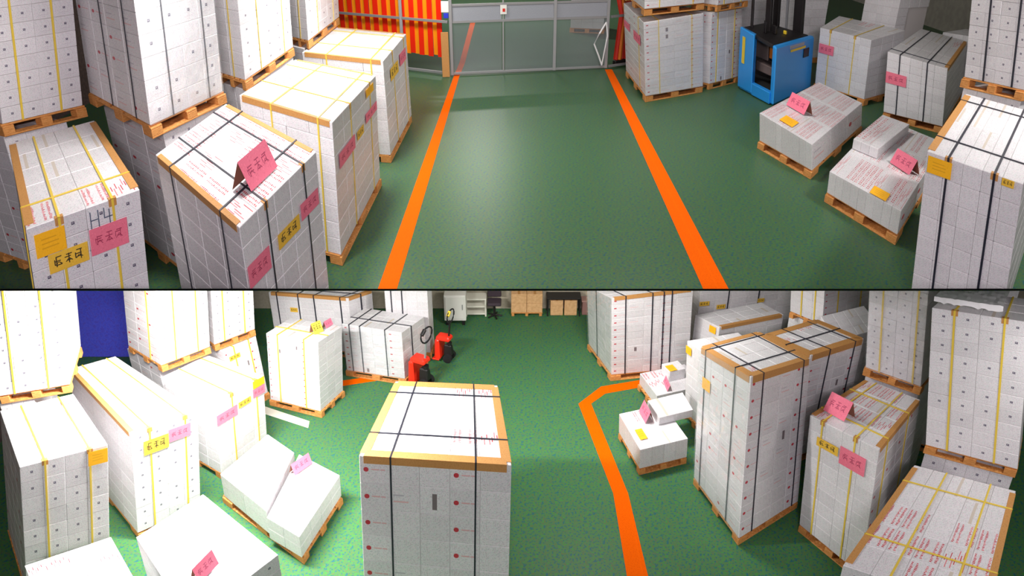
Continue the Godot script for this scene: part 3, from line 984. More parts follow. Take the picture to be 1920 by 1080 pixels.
	l = cartons_of([-2.553, -13.705, 88.628, 2.444, 1.306, 1.492, 0.028, -0.014, 0.012, -0.003, -0.044, -0.228, 0.13], DECK, [5, 8, 4], "FLR", [0, 0, 0.05], "farther white-topped load in front of the red and orange striped curtain")
	strap_front(l[0], 0.35, "yellow", l[1])
	strap_front(l[0], 0.85, "yellow", l[1])
	strap_side(l[0], 0.3, "yellow", "LR", l[1])
	strap_side(l[0], 0.85, "yellow", "LR", l[1])
	board(l[0], "L", l[1])
	board(l[0], "R", l[1])
	corner_pad(l[0], 0.35, l[1])
	corner_pad(l[0], 0.85, l[1])
	sheet_on(l[0], "F", 0.206, 0.527, 0.716, 0.846, "note_yellow", l[1])
	sheet_on(l[0], "F", 0.61, 0.896, 0.739, 0.877, "note_pink", l[1])
	pallet(l[0], "wooden pallet under the farther white-topped load", 0.004)
	l = cartons_of([-3.462, -14.135, 89.88, 2.047, 0.38, 1.541, 0, 0, 0.336, 0, 0, -0.066, 0.13], DECK, [5, 8, 1], "FLR", [1, 2, 0], "back row load hidden below the stack nearest the striped curtain")
	pallet(l[0], "wooden pallet on the deck under the hidden load nearest the curtain", 0.004)
	l = cartons_of([-3.372, -14.135, 89.88, 2.11, 0.391, 1.45, 0.015, 0.038, 0.336, 0, 0.003, -0.066, 1.801], DECK, [5, 9, 2], "FLR", [1, 0, 0], "white carton stack on the left nearest the striped curtain")
	strap_front(l[0], 0.3, "yellow", l[1])
	strap_front(l[0], 0.8, "yellow", l[1])
	strap_side(l[0], 0.6, "yellow", "L", l[1])
	pallet(l[0], "wooden pallet behind the farther white top, under the stack nearest the curtain", 0.004)
	l = cartons_of([3.27, -17.917, 33.334, 1.419, 2.145, 1.48, -0.079, -0.061, 0.281, 0.039, -0.033, -0.52, 0.13], DECK, [4, 11, 4], "FL", [2, 2, 0], "glossy wrapped carton load with red dots right of the gate, pink notices on its side")
	strap_front(l[0], 0.24, "yellow", l[1])
	strap_front(l[0], 0.8, "yellow", l[1])
	strap_side(l[0], 0.75, "yellow", "L", l[1])
	sheet_on(l[0], "L", 0, 0.318, 0.669, 0.774, "note_pink", l[1])
	sheet_on(l[0], "L", 0.513, 0.843, 0.639, 0.769, "note_pink", l[1])
	film_on(l[0], "F", 0.01, l[1])
	pallet(l[0], "wooden pallet under the red-dotted load right of the gate", 0.004)
	l = cartons_of([4.522, -17.925, 42.275, 1.103, 0.45, 1.453, -0.047, -0.058, 0.054, -0.006, -0.001, 0, 0.13], DECK, [4, 11, 2], "FR", [2, 2, 0], "red-dotted carton load between the one right of the gate and the blue stacker")
	strap_front(l[0], 0.2, "yellow", l[1])
	strap_front(l[0], 0.75, "yellow", l[1])
	pallet(l[0], "wooden pallet of the red-dotted load next to the blue stacker", 0.004)
	l = cartons_of([3.122, -17.928, 33.334, 1.419, 2.145, 1.1, -0.04, -0.031, 0.281, 0, 0, -0.52, 1.813], DECK, [4, 9, 4], "FL", [2, 2, 0], "upper carton load cut by the top of the picture right of the gate")
	strap_front(l[0], 0.24, "yellow", l[1])
	strap_front(l[0], 0.8, "yellow", l[1])
	pallet(l[0], "wooden pallet on top of the red-dotted load right of the gate", 0.004)
	l = cartons_of([4.514, -17.941, 42.275, 1.103, 0.45, 1.1, -0.024, -0.029, 0.054, 0, 0, 0, 1.738], DECK, [4, 9, 2], "FR", [2, 2, 0], "upper carton load at the top of the picture beside the blue stacker")
	strap_front(l[0], 0.2, "yellow", l[1])
	strap_front(l[0], 0.75, "yellow", l[1])
	pallet(l[0], "wooden pallet on top of the load next to the blue stacker", 0.004)
	l = cartons_of([7.244, -17.192, -70.237, 1.73, 1.191, 1.184, -0.036, 0.058, -0.272, -0.014, -0.052, 0.533, 0.13], DECK, [5, 8, 3], "FLR", [0, 0, 0.1], "dim carton load with two yellow straps and a pink notice, right behind the blue stacker")
	strap_front(l[0], 0.22, "yellow", l[1])
	strap_front(l[0], 0.7, "yellow", l[1])
	corner_pad(l[0], 0.22, l[1])
	corner_pad(l[0], 0.7, l[1])
	sheet_on(l[0], "F", 0.016, 0.319, 0.575, 0.736, "note_pink", l[1])
	pallet(l[0], "wooden pallet under the dim yellow-strapped load behind the blue stacker")
	l = cartons_of([8.251, -18.085, -70.237, 1, 0.8, 1.7, 0, 0, 0, 0, 0, 0, 0.13], DECK, [5, 10, 3], "FL", [0, 0, 0], "unlit carton load behind the dim yellow-strapped one")
	pallet(l[0], "wooden pallet under the unlit load behind the yellow-strapped one")
	l = cartons_of([8.157, -15.708, -58.615, 1.12, 2.654, 1.07, -0.105, 0.078, 0.148, -0.098, -0.034, 0.458, 0.13], DECK, [5, 8, 3], "FLR", [0, 0, 0.1], "dim carton load with two black straps and a pink notice on the right")
	strap_front(l[0], 0.22, "black", l[1])
	strap_front(l[0], 0.68, "black", l[1])
	strap_side(l[0], 0.9, "black", "L", l[1])
	board(l[0], "R", l[1])
	sheet_on(l[0], "F", 0.002, 0.357, 0.502, 0.686, "note_pink", l[1])
	pallet(l[0], "wooden pallet under the dim black-strapped load", 0.004)
	l = cartons_of([9.521, -16.832, -58.615, 1.12, 0.8, 1.12, 0, 0, 0, 0, 0, 0, 0.13], DECK, [5, 8, 3], "FLR", [0, 0, 0.1], "dim carton load directly behind the black-strapped one on the right")
	pallet(l[0], "wooden pallet under the load behind the dim black-strapped one", 0.004)
	l = cartons_of([6.3, -20.6, 4, 2.6, 0.8, 1.9, 0, 0, 0, 0, 0, 0, 0.13], DECK, [7, 10, 2], "FLR", [0, 2, 0], "grey carton load in the shade behind the blue stacker mast")
	pallet(l[0], "wooden pallet under the grey load behind the stacker mast")
	l = cartons_of([2.35, -25.2, -14, 1, 1, 1.3, 0, 0, 0, 0, 0, 0, 0.13], DECK, [3, 7, 3], "FLR", [0, 0, 0], "carton load standing beyond the gate")
	pallet(l[0], "wooden pallet under the load beyond the gate")
	l = cartons_of([5.214, -13.538, -77.585, 1.518, 2.227, 0.431, -0.082, 0.117, 0.145, -0.15, -0.006, 0.886, 0.13], DECK, [9, 1, 3], "FLR", [0, 2, 0.8], "single layer of upright white cartons with tent card and orange note before the blue stacker")
	sheet_on(l[0], "T", 0.326, 0.578, 0.829, 0.942, "note_orange", l[1])
	pallet(l[0], "wooden pallet under the single carton layer in front of the stacker")
	l = cartons_of([5.525, -11.267, -77.506, 1.55, 2.474, 0.313, -0.029, 0.047, -0.004, 0.004, -0.008, 0.963, 0.13], DECK, [9, 1, 3], "FLR", [0, 2, 0.6], "low carton layer with orange note left of the white-lidded load at the right edge")
	sheet_on(l[0], "T", 0.587, 0.8, 0.91, 1, "note_orange", l[1])
	pallet(l[0], "wooden pallet under the low carton layer beside the white-lidded load")
	l = cartons_of([5.685, -12.059, -72.485, 0.574, 1.378, 0.15, -0.025, 0.013, -0.133, -0.023, -0.001, 0.712, 0.446], DECK, [3, 1, 1], "FLR", [0, 0, 0.9], "short row of cartons lying on the low layer behind the pink card", "carton")
	cut_on = true
	l = cartons_of([5.244, -8.252, -56.287, 0.963, 2.476, 1.506, -0.098, 0.056, -0.051, -0.044, -0.028, 0.401, 0.13], DECK, [5, 7, 4], "FLR", [0, 0, 0.05], "black-strapped load with glaring white lid and orange notice at the right edge")
	strap_front(l[0], 0.24, "black", l[1])
	strap_front(l[0], 0.72, "black", l[1])
	strap_side(l[0], 0.14, "black", "L", l[1])
	strap_side(l[0], 0.78, "black", "L", l[1])
	board(l[0], "L", l[1])
	corner_pad(l[0], 0.24, l[1])
	corner_pad(l[0], 0.72, l[1])
	sheet_on(l[0], "F", 0.024, 0.287, 0.87, 0.979, "note_orange", l[1])
	sheet_on(l[0], "F", 0.798, 0.918, 0.952, 1, "note_yellow", l[1])
	cut_on = false
	l = cartons_of([6.501, -10.291, -64.571, 0.826, 1.067, 1.506, 0, 0, -0.079, 0, 0, 0, 0.13], DECK, [4, 8, 3], "FLR", [1, 2, 0], "hidden back row load under the upper right corner stack")
	pallet(l[0], "wooden pallet on the deck under the hidden load at the right edge")
	l = cartons_of([6.501, -10.291, -64.571, 0.852, 1.1, 1.45, -0.115, 0.086, -0.079, 0.004, -0.004, 0, 1.766], DECK, [4, 9, 3], "FLR", [1, 0, 0], "black-strapped stack of small-marked cartons in the upper right corner")
	strap_front(l[0], 0.33, "black", l[1])
	strap_front(l[0], 0.8, "black", l[1])
	corner_pad(l[0], 0.33, l[1])
	corner_pad(l[0], 0.8, l[1])
	pallet(l[0], "wooden pallet under the upper right corner stack")
	l = cartons_of([-6.351, -8.293, 25.001, 0.943, 1.421, 1.9, 0.194, -0.044, 0.101, 0.01, -0.01, 0.26, 0.13], 0.0, [4, 8, 4], "FLR", [1, 2, 0.1], "lower floor load at far left with white lid, yellow straps and orange corner notice")
	strap_front(l[0], 0.28, "yellow", l[1])
	strap_front(l[0], 0.79, "yellow", l[1])
	corner_pad(l[0], 0.28, l[1])
	corner_pad(l[0], 0.79, l[1])
	sheet_on(l[0], "F", 0.766, 0.992, 0.876, 0.982, "note_orange", l[1])
	pallet(l[0], "wooden pallet under the far left lower floor load")
	l = cartons_of([-6.962, -9.572, 19.35, 0.428, 1.067, 1.937, 0, 0, -0.043, 0, 0, 0, 0.13], 0.0, [3, 8, 3], "FLR", [1, 2, 0], "hidden lower floor load under the bright stack at far left")
	pallet(l[0], "wooden pallet on the lower floor under the hidden far left load", 0.004)
	l = cartons_of([-6.717, -9.658, 19.35, 0.883, 1.1, 1.9, 0.151, -0.024, -0.043, -0.004, -0.004, 0, 2.197], 0.0, [4, 10, 3], "FLR", [1, 0, 0], "bright white stack at far left beside the blue wall")
	strap_front(l[0], 0.22, "yellow", l[1])
	strap_front(l[0], 0.7, "yellow", l[1])
	corner_pad(l[0], 0.22, l[1])
	corner_pad(l[0], 0.7, l[1])
	pallet(l[0], "wooden pallet under the bright stack left of the blue wall", 0.004)
	l = cartons_of([-5.844, -9.65, 39.602, 0.782, 2.285, 1.62, 0.146, 0.009, 0.313, -0.02, -0.006, 0.149, 0.13], 0.0, [4, 8, 5], "FLR", [1, 0, 0.04], "long white-lidded load in front of the blue wall with yellow and pink notices")
	strap_front(l[0], 0.27, "yellow", l[1])
	strap_front(l[0], 0.8, "yellow", l[1])
	board(l[0], "L", l[1])
	corner_pad(l[0], 0.27, l[1])
	corner_pad(l[0], 0.8, l[1])
	sheet_on(l[0], "F", 0.165, 0.536, 0.754, 0.892, "note_yellow", l[1])
	sheet_on(l[0], "F", 0.538, 0.874, 0.795, 0.92, "note_pink", l[1])
	pallet(l[0], "wooden pallet under the long white-lidded load before the blue wall", 0.004)
	l = cartons_of([-4.854, -10.644, 60.465, 0.921, 1.262, 1.282, 0.064, 0.056, 0.137, -0.053, -0.008, -0.042, 0.13], 0.0, [4, 7, 4], "FLR", [0, 0, 0.05], "white-lidded load with orange notice at its corner behind the low two-step load")
	strap_front(l[0], 0.33, "yellow", l[1])
	strap_front(l[0], 0.83, "yellow", l[1])
	corner_pad(l[0], 0.33, l[1])
	corner_pad(l[0], 0.83, l[1])
	sheet_on(l[0], "F", 0.003, 0.414, 0.676, 0.82, "note_pink", l[1])
	sheet_on(l[0], "F", 0.441, 0.698, 0.738, 0.824, "note_yellow", l[1])
	sheet_on(l[0], "F", 0.756, 1, 0.888, 1, "note_orange", l[1])
	sheet_on(l[0], "F", 0.748, 1, 0.758, 0.885, "note_pink", l[1])
	pallet(l[0], "wooden pallet under the white-lidded load with the orange corner notice", 0.004)
	l = cartons_of([-5.763, -11.484, 45.177, 0.844, 0.967, 1.319, 0, 0, -0.119, 0, 0, 0.067, 0.13], 0.0, [4, 7, 3], "FLR", [1, 2, 0], "hidden lower floor load under the bright stack right of the blue wall")
	pallet(l[0], "wooden pallet on the lower floor under the load right of the blue wall", 0.004)
	l = cartons_of([-5.642, -11.364, 45.177, 0.87, 0.997, 1.6, 0.117, 0.037, -0.119, 0, 0.013, 0.067, 1.579], 0.0, [5, 9, 3], "FLR", [1, 2, 0], "bright stack right of the blue wall with red-dotted side")
	strap_front(l[0], 0.3, "yellow", l[1])
	strap_front(l[0], 0.75, "yellow", l[1])
	strap_side(l[0], 0.7, "yellow", "L", l[1])
	pallet(l[0], "wooden pallet under the bright stack right of the blue wall", 0.004)
	l = cartons_of([-4.998, -12.127, 53.329, 0.714, 0.9, 1.196, -0.033, -0.021, -0.131, 0, 0, 0, 0.13], 0.0, [4, 7, 4], "FR", [2, 2, 0], "carton load half hidden below a bright stack, with a small yellow notice")
	strap_front(l[0], 0.3, "yellow", l[1])
	strap_front(l[0], 0.75, "yellow", l[1])
	strap_side(l[0], 0.5, "yellow", "R", l[1])
	sheet_on(l[0], "F", 0.108, 0.431, 0.809, 0.881, "note_yellow", l[1])
	pallet(l[0], "wooden pallet on the floor under the half hidden load with small yellow notice")
	l = cartons_of([-5.089, -12.178, 45.007, 0.744, 1, 1.25, 0.09, 0.048, 0.013, -0.002, -0.002, 0, 1.474], 0.0, [4, 8, 4], "FLR", [1, 0, 0], "narrow bright stack on a pallet left of the red-dotted load with two tent cards")
	strap_front(l[0], 0.25, "yellow", l[1])
	strap_front(l[0], 0.75, "yellow", l[1])
	corner_pad(l[0], 0.25, l[1])
	corner_pad(l[0], 0.75, l[1])
	pallet(l[0], "wooden pallet under the narrow bright stack", 0.004)
	l = cartons_of([-3.713, -12.045, -20.591, 1.053, 0.703, 1.337, 0.058, -0.052, -0.019, 0.026, 0.043, -0.029, 0.13], 0.0, [6, 11, 3], "FLR", [2, 0, 0.03], "red-dotted white load with yellow straps carrying a yellow and a pink tent card")
	strap_front(l[0], 0.22, "yellow", l[1])
	strap_front(l[0], 0.73, "yellow", l[1])
	strap_side(l[0], 0.6, "yellow", "L", l[1])
	pallet(l[0], "wooden pallet under the red-dotted load with two tent cards")
	l = cartons_of([-3.826, -13.913, -10.511, 1.809, 0.542, 1.156, 0, 0, -0.198, 0.022, 0.066, -0.187, 0.13], 0.0, [5, 8, 3], "FLR", [0, 0, 0], "tan-edged black-strapped load behind the one with two tent cards")
	strap_front(l[0], 0.1, "black", l[1])
	strap_front(l[0], 0.37, "black", l[1])
	strap_front(l[0], 0.57, "black", l[1])
	strap_front(l[0], 0.9, "black", l[1])
	strap_side(l[0], 0.5, "black", "R", l[1])
	board(l[0], "F", l[1])
	board(l[0], "R", l[1])
	sheet_on(l[0], "F", 0.256, 0.349, 0.674, 0.754, "note_yellow", l[1])
	pallet(l[0], "wooden pallet under the tan-edged load behind")
	l = cartons_of([-2.414, -13.09, -15.01, 1.205, 0.797, 0.951, -0.012, -0.023, -0.04, -0.016, 0.077, -0.139, 0.13], 0.0, [4, 7, 3], "FLR", [2, 0, 0.02], "white load with round-dotted cartons beside the nearer red pallet truck")
	strap_front(l[0], 0.12, "black", l[1])
	strap_front(l[0], 0.3, "black", l[1])
	strap_front(l[0], 0.72, "black", l[1])
	strap_side(l[0], 0.6, "black", "R", l[1])
	film_on(l[0], "F", 0.02, l[1])
	pallet(l[0], "wooden pallet under the white load beside the nearer red pallet truck")
	l = cartons_of([-2.002, -13.736, -6.615, 0.839, 0.384, 1.7, 0.001, 0, 0, 0, 0, 0, 0.13], 0.0, [4, 9, 2], "FLR", [0, 0, 0], "tall bright load behind the red pallet trucks at the top of the lower view")
	strap_front(l[0], 0.15, "black", l[1])
	strap_front(l[0], 0.4, "black", l[1])
	pallet(l[0], "wooden pallet under the tall bright load behind the pallet trucks")
	l = cartons_of([-3.769, -9.527, -41.378, 0.961, 1.012, 0.434, 0.03, -0.012, 0.506, 0.02, -0.014, 0.536, 0.13], 0.0, [2, 2, 4], "FLR", [0, 0, 0], "higher left block of low white cartons on the pallet at the green aisle")
	l = cartons_of([-3.046, -8.963, -34.155, 0.763, 1.212, 0.39, 0.024, -0.012, -0.289, -0.008, -0.009, 0.463, 0.13], 0.0, [2, 2, 4], "FLR", [0, 0, 0], "lower right block of low white cartons with pink tent card at the green aisle")
	pallet(hull([-3.433, -9.323, -39.458, 1.814, 1.109, 0.368, 0.003, -0.014, 0.107, 0.025, 0.045, 0.391, 0.13], 0.0), "wooden pallet under the two low carton blocks at the green aisle")
	l = cartons_of([-4.918, -6.645, 31.343, 0.916, 0.912, 1.259, 0, 0, 0.008, -0.017, 0.001, 0.158, 0.13], 0.0, [4, 6, 4], "FLR", [1, 2, 0.5], "white-lidded load cut by the bottom left of the picture")
	pallet(l[0], "wooden pallet under the load cut off at bottom left")
	l = cartons_of([-3.658, -7.021, 52.992, 1.04, 1.611, 1.267, 0, 0, 0.226, 0.017, -0.002, -0.126, 0.13], 0.0, [4, 6, 5], "FLR", [1, 0, 0.04], "white-lidded load with a pink tent card cut by the bottom edge")
	pallet(l[0], "wooden pallet under the white-lidded load at the bottom edge")
	l = cartons_of([-0.992, -8.382, -7.598, 1.7, 1.693, 1.915, 0.001, -0.164, 0.263, 0.03, 0, 0.122, 0.13], 0.0, [5, 5, 5], "FLR", [2, 2, 0.15], "tall tan-edged black-strapped load alone in the middle of the green floor")
	strap_front(l[0], 0.21, "black", l[1])
	strap_front(l[0], 0.77, "black", l[1])
	strap_side(l[0], 0.17, "black", "LR", l[1])
	strap_side(l[0], 0.72, "black", "LR", l[1])
	board(l[0], "F", l[1], 1.7)
	board(l[0], "B", l[1], 1.7)
	board(l[0], "L", l[1], 1.7)
	board(l[0], "R", l[1], 1.7)
	pallet(l[0], "wooden pallet under the load alone in the middle")
	l = cartons_of([2.468, -13.407, 9.858, 1.54, 1.185, 1.533, -0.072, 0.038, -0.025, 0.037, 0.216, 0.096, 0.13], 0.0, [5, 11, 4], "FL", [2, 0, 0], "white black-strapped load with red dots half in shadow, behind the bend of the orange line")
	strap_front(l[0], 0.17, "black", l[1])
	strap_front(l[0], 0.5, "black", l[1])
	strap_front(l[0], 0.64, "black", l[1])
	strap_front(l[0], 0.74, "black", l[1])
	strap_side(l[0], 0.4, "black", "L", l[1])
	board(l[0], "F", l[1])
	film_on(l[0], "L", 0.012, l[1])
	pallet(l[0], "wooden pallet under the red-dotted load at the bend of the orange line")
	l = cartons_of([4.547, -14.191, 11.961, 1.984, 0.6, 1.35, 0, 0, 0.024, 0, 0, 0, 0.13], 0.0, [6, 9, 2], "F", [0, 0, 0], "grey load with three small yellow notes at the top of the lower view")
	strap_front(l[0], 0.3, "black", l[1])
	strap_front(l[0], 0.62, "black", l[1])
	sheet_on(l[0], "F", 0, 0.103, 0.696, 0.766, "note_yellow", l[1])
	sheet_on(l[0], "F", 0.184, 0.276, 0.618, 0.689, "note_yellow", l[1])
	sheet_on(l[0], "F", 0.614, 0.684, 0.659, 0.722, "note_yellow", l[1])
	pallet(l[0], "wooden pallet under the grey load with three small yellow notes")
	l = cartons_of([4.305, -13.236, 20.163, 1.447, 0.62, 1.002, 0, 0, -0.052, -0.002, 0.037, 0.143, 0.13], 0.0, [4, 6, 3], "FL", [0, 0, 0], "grey-lidded load with tan front edge below the three yellow notes")
	board(l[0], "F", l[1])
	sheet_on(l[0], "L", 0.642, 0.9, 0.824, 0.961, "note_orange", l[1])
	pallet(l[0], "wooden pallet under the grey-lidded load with tan front edge")
	l = cartons_of([5.817, -12.892, 26.498, 1.142, 0.71, 1.2, 0, 0, -0.016, 0, 0, 0.098, 0.13], 0.0, [4, 7, 3], "FL", [0, 0, 0], "load hidden below the stack whose corner shows at the top right")
	pallet(l[0], "wooden pallet on the floor under the hidden load at the top right")
	l = cartons_of([5.795, -12.787, 27.101, 1.228, 0.634, 1, -0.071, -0.079, -0.151, 0.002, -0.002, 0.076, 1.466], 0.0, [4, 8, 3], "FL", [2, 0, 0], "stack on a pallet with grey side and bright red-dotted front, top right of centre")
	strap_front(l[0], 0.3, "yellow", l[1])
	strap_front(l[0], 0.8, "yellow", l[1])
	strap_side(l[0], 0.35, "yellow", "L", l[1])
	strap_side(l[0], 0.75, "yellow", "L", l[1])
	pallet(l[0], "wooden pallet whose two edges show behind the strapped pair of loads", 0.004)
	l = cartons_of([5.704, -11.77, 19.013, 0.902, 0.593, 1.656, 0, 0, 0.049, 0.032, -0.07, -0.245, 0.13], 0.0, [4, 8, 3], "FLR", [0, 0, 0], "white-lidded load directly behind the right one of the strapped pair")
	pallet(l[0], "wooden pallet under the white-lidded load behind the strapped pair")
	l = cartons_of([2.897, -12.199, 19.785, 0.943, 0.744, 0.231, -0.025, -0.01, 0.004, 0.004, 0.001, -0.075, 0.13], 0.0, [3, 1, 3], "FLR", [0, 0, 0.1], "low white carton layer nearest the red-dotted load, with pink tent card")
	pallet(l[0], "wooden pallet under the farther low carton layer")
	l = cartons_of([2.944, -12.316, 20.856, 0.334, 0.295, 0.202, -0.027, -0.019, -0.056, 0, 0, -0.041, 0.364], 0.0, [1, 1, 1], "FLR", [0, 0, 0], "white carton with a bright yellow note lying on the farther low layer", "carton")
	sheet_on(l[0], "T", 0.022, 0.482, 0.358, 1, "note_orange", l[1])
	l = cartons_of([2.305, -10.61, 19.777, 0.841, 0.97, 0.374, -0.04, -0.023, 0.029, 0.003, -0.003, -0.109, 0.13], 0.0, [4, 1, 3], "FLR", [0, 0, 0.1], "low white carton layer with yellow note inside the orange line bend")
	sheet_on(l[0], "T", 0.108, 0.257, 0.515, 0.788, "note_orange", l[1])
	pallet(l[0], "wooden pallet under the low carton layer with yellow note", 0.004)
	l = cartons_of([2.64, -10.985, 20.785, 0.657, 0.498, 0.15, -0.012, -0.004, -0.063, 0.006, -0.002, -0.172, 0.507], 0.0, [2, 1, 1], "FLR", [0, 0, 0.1], "two white cartons lying on the low layer beside its pink card", "carton")
	l = cartons_of([3.581, -11.368, 15.099, 0.912, 0.638, 1.454, -0.055, -0.028, -0.091, 0.011, 0.037, 0.046, 0.13], 0.0, [3, 7, 3], "FL", [0, 0, 0], "load with an orange note at its top corner, half hidden by the strapped pair")
	sheet_on(l[0], "L", 0, 0.247, 0.842, 0.943, "note_orange", l[1])
	pallet(l[0], "wooden pallet under the load half hidden by the strapped pair")
	l = cartons_of([3.569, -9.525, 35.346, 1.341, 1.282, 2.148, 0.119, -0.188, -0.028, -0.088, 0.151, -0.369, 0.13], 0.0, [4, 10, 4], "FL", [2, 2, 0.1], "left one of a pair of tall black-strapped loads with tan lid edges")
	strap_front(l[0], 0.2, "black", l[1])
	strap_front(l[0], 0.88, "black", l[1])
	strap_side(l[0], 0.13, "black", "L", l[1])
	strap_side(l[0], 0.72, "black", "L", l[1])
	board(l[0], "F", l[1], 1.7)
	board(l[0], "B", l[1], 1.7)
	board(l[0], "L", l[1], 1.7)
	board(l[0], "R", l[1], 1.7)
	sheet_on(l[0], "L", 0.096, 0.263, 0.726, 0.807, "note_orange", l[1])
	film_on(l[0], "L", 0.014, l[1])
	pallet(l[0], "wooden pallet under the left one of the strapped pair", 0.004)
	l = cartons_of([4.733, -10.856, 28.089, 1.158, 0.871, 1.914, 0, 0, -0.028, -0.014, 0.03, 0.12, 0.13], 0.0, [4, 10, 4], "FR", [2, 2, 0.1], "right one of a pair of tall black-strapped loads with tan lid edges")
	strap_front(l[0], 0.35, "black", l[1])
	strap_front(l[0], 0.83, "black", l[1])
	strap_side(l[0], 0.5, "black", "L", l[1])
	board(l[0], "F", l[1], 1.7)
	board(l[0], "B", l[1], 1.7)
	board(l[0], "L", l[1], 1.7)
	board(l[0], "R", l[1], 1.7)
	pallet(l[0], "wooden pallet under the right one of the strapped pair", 0.004)
	l = cartons_of([4.934, -8.769, -61.044, 0.964, 1.378, 1.898, -0.099, 0.004, 0.239, 0.084, -0.01, 0.24, 0.13], 0.0, [4, 9, 4], "FR", [0, 2, 0.5], "load with pink tent card and yellow and pink notices, standing before the film-wrapped stack")
	strap_front(l[0], 0.2, "yellow", l[1])
	strap_front(l[0], 0.68, "yellow", l[1])
	strap_side(l[0], 0.3, "yellow", "R", l[1])
	strap_side(l[0], 0.8, "yellow", "R", l[1])
	board(l[0], "L", l[1])
	board(l[0], "R", l[1])
	corner_pad(l[0], 0.2, l[1])
	corner_pad(l[0], 0.68, l[1])
	sheet_on(l[0], "F", 0.147, 0.47, 0.791, 0.863, "note_yellow", l[1])
	sheet_on(l[0], "F", 0.495, 0.858, 0.75, 0.89, "note_pink", l[1])
	pallet(l[0], "wooden pallet under the load with tent card before the film-wrapped stack", 0.004)
	l = cartons_of([5.779, -9.983, -41.018, 0.78, 1.067, 1.898, 0, 0, -0.118, 0, 0, 0, 0.13], 0.0, [3, 8, 3], "FLR", [0, 0, 0], "hidden load on the lower floor under the film-wrapped stack")
	pallet(l[0], "wooden pallet on the floor under the hidden load of the film-wrapped stack", 0.004)
	l = cartons_of([5.753, -9.952, -41.018, 0.804, 1.1, 1.75, -0.138, 0.045, -0.118, 0.004, -0.004, 0, 2.158], 0.0, [4, 10, 3], "FL", [1, 0, 0], "glittering film-wrapped stack with yellow straps on the right")
	strap_front(l[0], 0.25, "yellow", l[1])
	strap_front(l[0], 0.85, "yellow", l[1])
	film_on(l[0], "F", 0.045, l[1])
	pallet(l[0], "wooden pallet under the glittering film-wrapped stack")
	l = cartons_of([7.15, -10.9, -35, 1, 0.9, 2.09, 0, 0, 0, 0, 0, 0, 0.13], 0.0, [3, 8, 3], "FL", [0, 0, 0], "hidden load at the right wall on the lower floor")
	pallet(l[0], "wooden pallet under the hidden load at the right wall")
	l = cartons_of([7.15, -10.9, -35, 1, 0.9, 1.35, 0, 0, 0, 0, 0, 0, 2.35], 0.0, [4, 8, 3], "FL", [0, 0, 0], "grey stack showing between the film-wrapped stack and the marked stack at right")
	pallet(l[0], "wooden pallet under the grey stack between two stacks at right")
	l = cartons_of([4.778, -6.745, -28.945, 1.216, 2.158, 1.852, 0, 0, 0.213, 0.023, 0.001, -0.178, 0.13], 0.0, [5, 8, 5], "FLR", [1, 2, 0.55], "load at bottom right with red printed lids under crossed yellow straps")
	strap_front(l[0], 0.33, "yellow", l[1])
	strap_front(l[0], 0.76, "yellow", l[1])
	strap_side(l[0], 0.18, "yellow", "LR", l[1])
	strap_side(l[0], 0.72, "yellow", "LR", l[1])
	board(l[0], "L", l[1])
	board(l[0], "R", l[1])
	pallet(l[0], "wooden pallet under the load at bottom right")
	l = cartons_of([5.873, -8.131, -27.869, 0.912, 0.754, 1.852, 0, 0, 0.139, 0, 0, -0.186, 0.13], 0.0, [4, 8, 2], "FLR", [1, 2, 0], "hidden load on the lower floor under the right front stack")
	pallet(l[0], "wooden pallet on the floor under the hidden right front load")
	l = cartons_of([5.873, -8.131, -27.869, 0.94, 0.777, 1.781, -0.179, -0.114, 0.139, 0.034, 0.029, -0.186, 2.112], 0.0, [4, 10, 3], "FLR", [1, 0, 0], "tall stack of small-marked cartons at right with a torn white film sheet on top")
	strap_front(l[0], 0.24, "yellow", l[1])
	strap_front(l[0], 0.75, "yellow", l[1])
	corner_pad(l[0], 0.24, l[1])
	corner_pad(l[0], 0.75, l[1])
	pallet(l[0], "wooden pallet under the tall marked stack at right", 0.004)
	film_sheet(l[0], l[1])
	tent(Vector3(-2.202, 6.071, -6.402), Vector3(-2.109, 6.121, -6.917), 6.075, 6.126, 0.175, 0.25, "card_pink", "pink folded tent card on the red-lidded black-strapped load")
	tent(Vector3(4.708, 4.998, -13.673), Vector3(4.827, 4.974, -13.095), 4.993, 4.969, 0.154, 0.22, "card_pink", "pink folded tent card on the single carton layer before the blue stacker")
	tent(Vector3(5.368, 4.856, -10.947), Vector3(5.395, 4.857, -10.39), 4.857, 4.857, 0.143, 0.205, "card_pink", "pink folded tent card leaning beside the short carton row on the low layer at right")
	tent(Vector3(-3.377, 1.502, -11.844), Vector3(-3.255, 1.489, -11.995), 1.494, 1.481, 0.136, 0.195, "card_yellow", "yellow folded tent card with three dark characters on the red-dotted load")
	tent(Vector3(-3.232, 1.479, -12.105), Vector3(-3.149, 1.463, -12.284), 1.476, 1.46, 0.084, 0.12, "card_pink", "pink folded tent card next to the yellow one on the red-dotted load")
	tent(Vector3(-3.229, 0.536, -9.351), Vector3(-3.03, 0.536, -9.632), 0.537, 0.537, 0.122, 0.175, "card_pink", "pink folded tent card on the lower of the two low blocks at the green aisle")
	tent(Vector3(-3.493, 1.405, -6.489), Vector3(-3.373, 1.411, -6.782), 1.404, 1.41, 0.133, 0.19, "card_pink", "pink folded tent card cut by the bottom edge of the picture")
	tent(Vector3(4.258, 1.964, -9.013), Vector3(4.406, 2.019, -8.671), 1.975, 2.031, 0.189, 0.27, "card_pink", "pink folded tent card at the front corner of the load before the film-wrapped stack")
	tent(Vector3(2.126, 0.519, -11.018), Vector3(2.18, 0.518, -10.663), 0.519, 0.519, 0.15, 0.215, "card_pink", "pink folded tent card on the low layer with the yellow note")
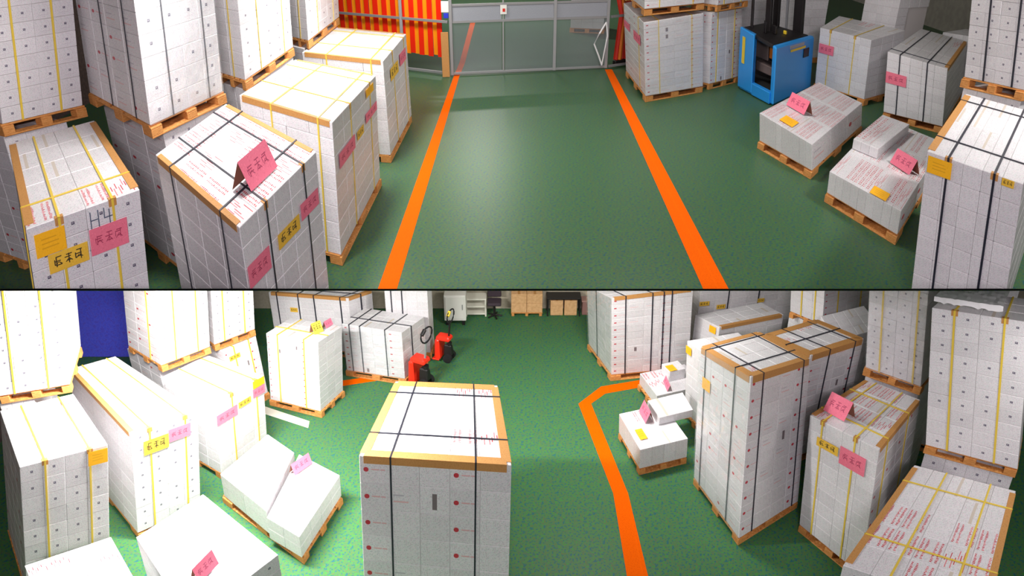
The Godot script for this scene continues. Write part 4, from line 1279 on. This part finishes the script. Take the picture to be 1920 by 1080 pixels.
	tent(Vector3(2.725, 0.374, -12.118), Vector3(2.746, 0.374, -11.796), 0.375, 0.375, 0.087, 0.125, "card_pink", "pink folded tent card on the farther low layer near the red-dotted load")
	# the gate, what hangs beside it, the machines
	gate()
	strip_curtain(Vector3(-4.4, DECK, -20.45), Vector3(-1.6, DECK, -18.96), DECK + 0.40, DECK + 2.4, 25, "red and orange striped strip curtain hanging left of the gate")
	gathered_curtain(Vector3(2.5, DECK, -20.0))
	var root := thing("notice_board", Vector3(-1.55, DECK + 1.2, -18.7), "small white board with a blue square on the gate post", "board")
	m = MB.new()
	slab(m, Vector3(-1.50, DECK + 1.53, -18.76), Vector3(0.17, 0.24, 0.02), 0, 0.004)
	commit(m, "white_board", M.white, root)
	m = MB.new()
	slab(m, Vector3(-1.48, DECK + 1.34, -18.76), Vector3(0.11, 0.11, 0.02), 0, 0.004)
	commit(m, "blue_plate", M.navy, root)
	root = thing("plank", Vector3(-1.5, DECK, -18.62), "tan wooden plank standing against the left gate post", "plank")
	m = MB.new()
	slab(m, Vector3(-1.52, DECK + 0.5, -18.66), Vector3(0.17, 0.99, 0.025), 12, 0.005, Vector3(-0.06, 0, 0))
	commit(m, "board", M.tan, root)
	root = thing("hanging_film", Vector3(2.1, DECK + 0.2, -19.3), "pale loop of torn film hanging on the right end of the gate", "film")
	m = MB.new()
	tube(m, [Vector3(2.2, DECK + 1.1, -19.42), Vector3(2.05, DECK + 0.85, -19.4), Vector3(1.93, DECK + 0.62, -19.38), Vector3(2.05, DECK + 0.35, -19.4), Vector3(2.14, DECK + 0.12, -19.42)], 0.02, 6)
	commit(m, "left_strand", M.white_film, root)
	m = MB.new()
	tube(m, [Vector3(2.2, DECK + 1.1, -19.42), Vector3(2.24, DECK + 0.8, -19.4), Vector3(2.2, DECK + 0.55, -19.4), Vector3(2.14, DECK + 0.12, -19.42)], 0.016, 6)
	commit(m, "right_strand", M.white_film, root)
	stacker()
	pallet_truck(Vector3(-1.80, 0, -12.62), 62, 1.12, M.dark, "nearer red pallet truck with an upright steel tiller at the white load")
	pallet_truck(Vector3(-1.42, 0, -13.5), 70, 1.0, M.yellow, "farther red pallet truck with yellow grip on its tiller")
	far_wall_things()
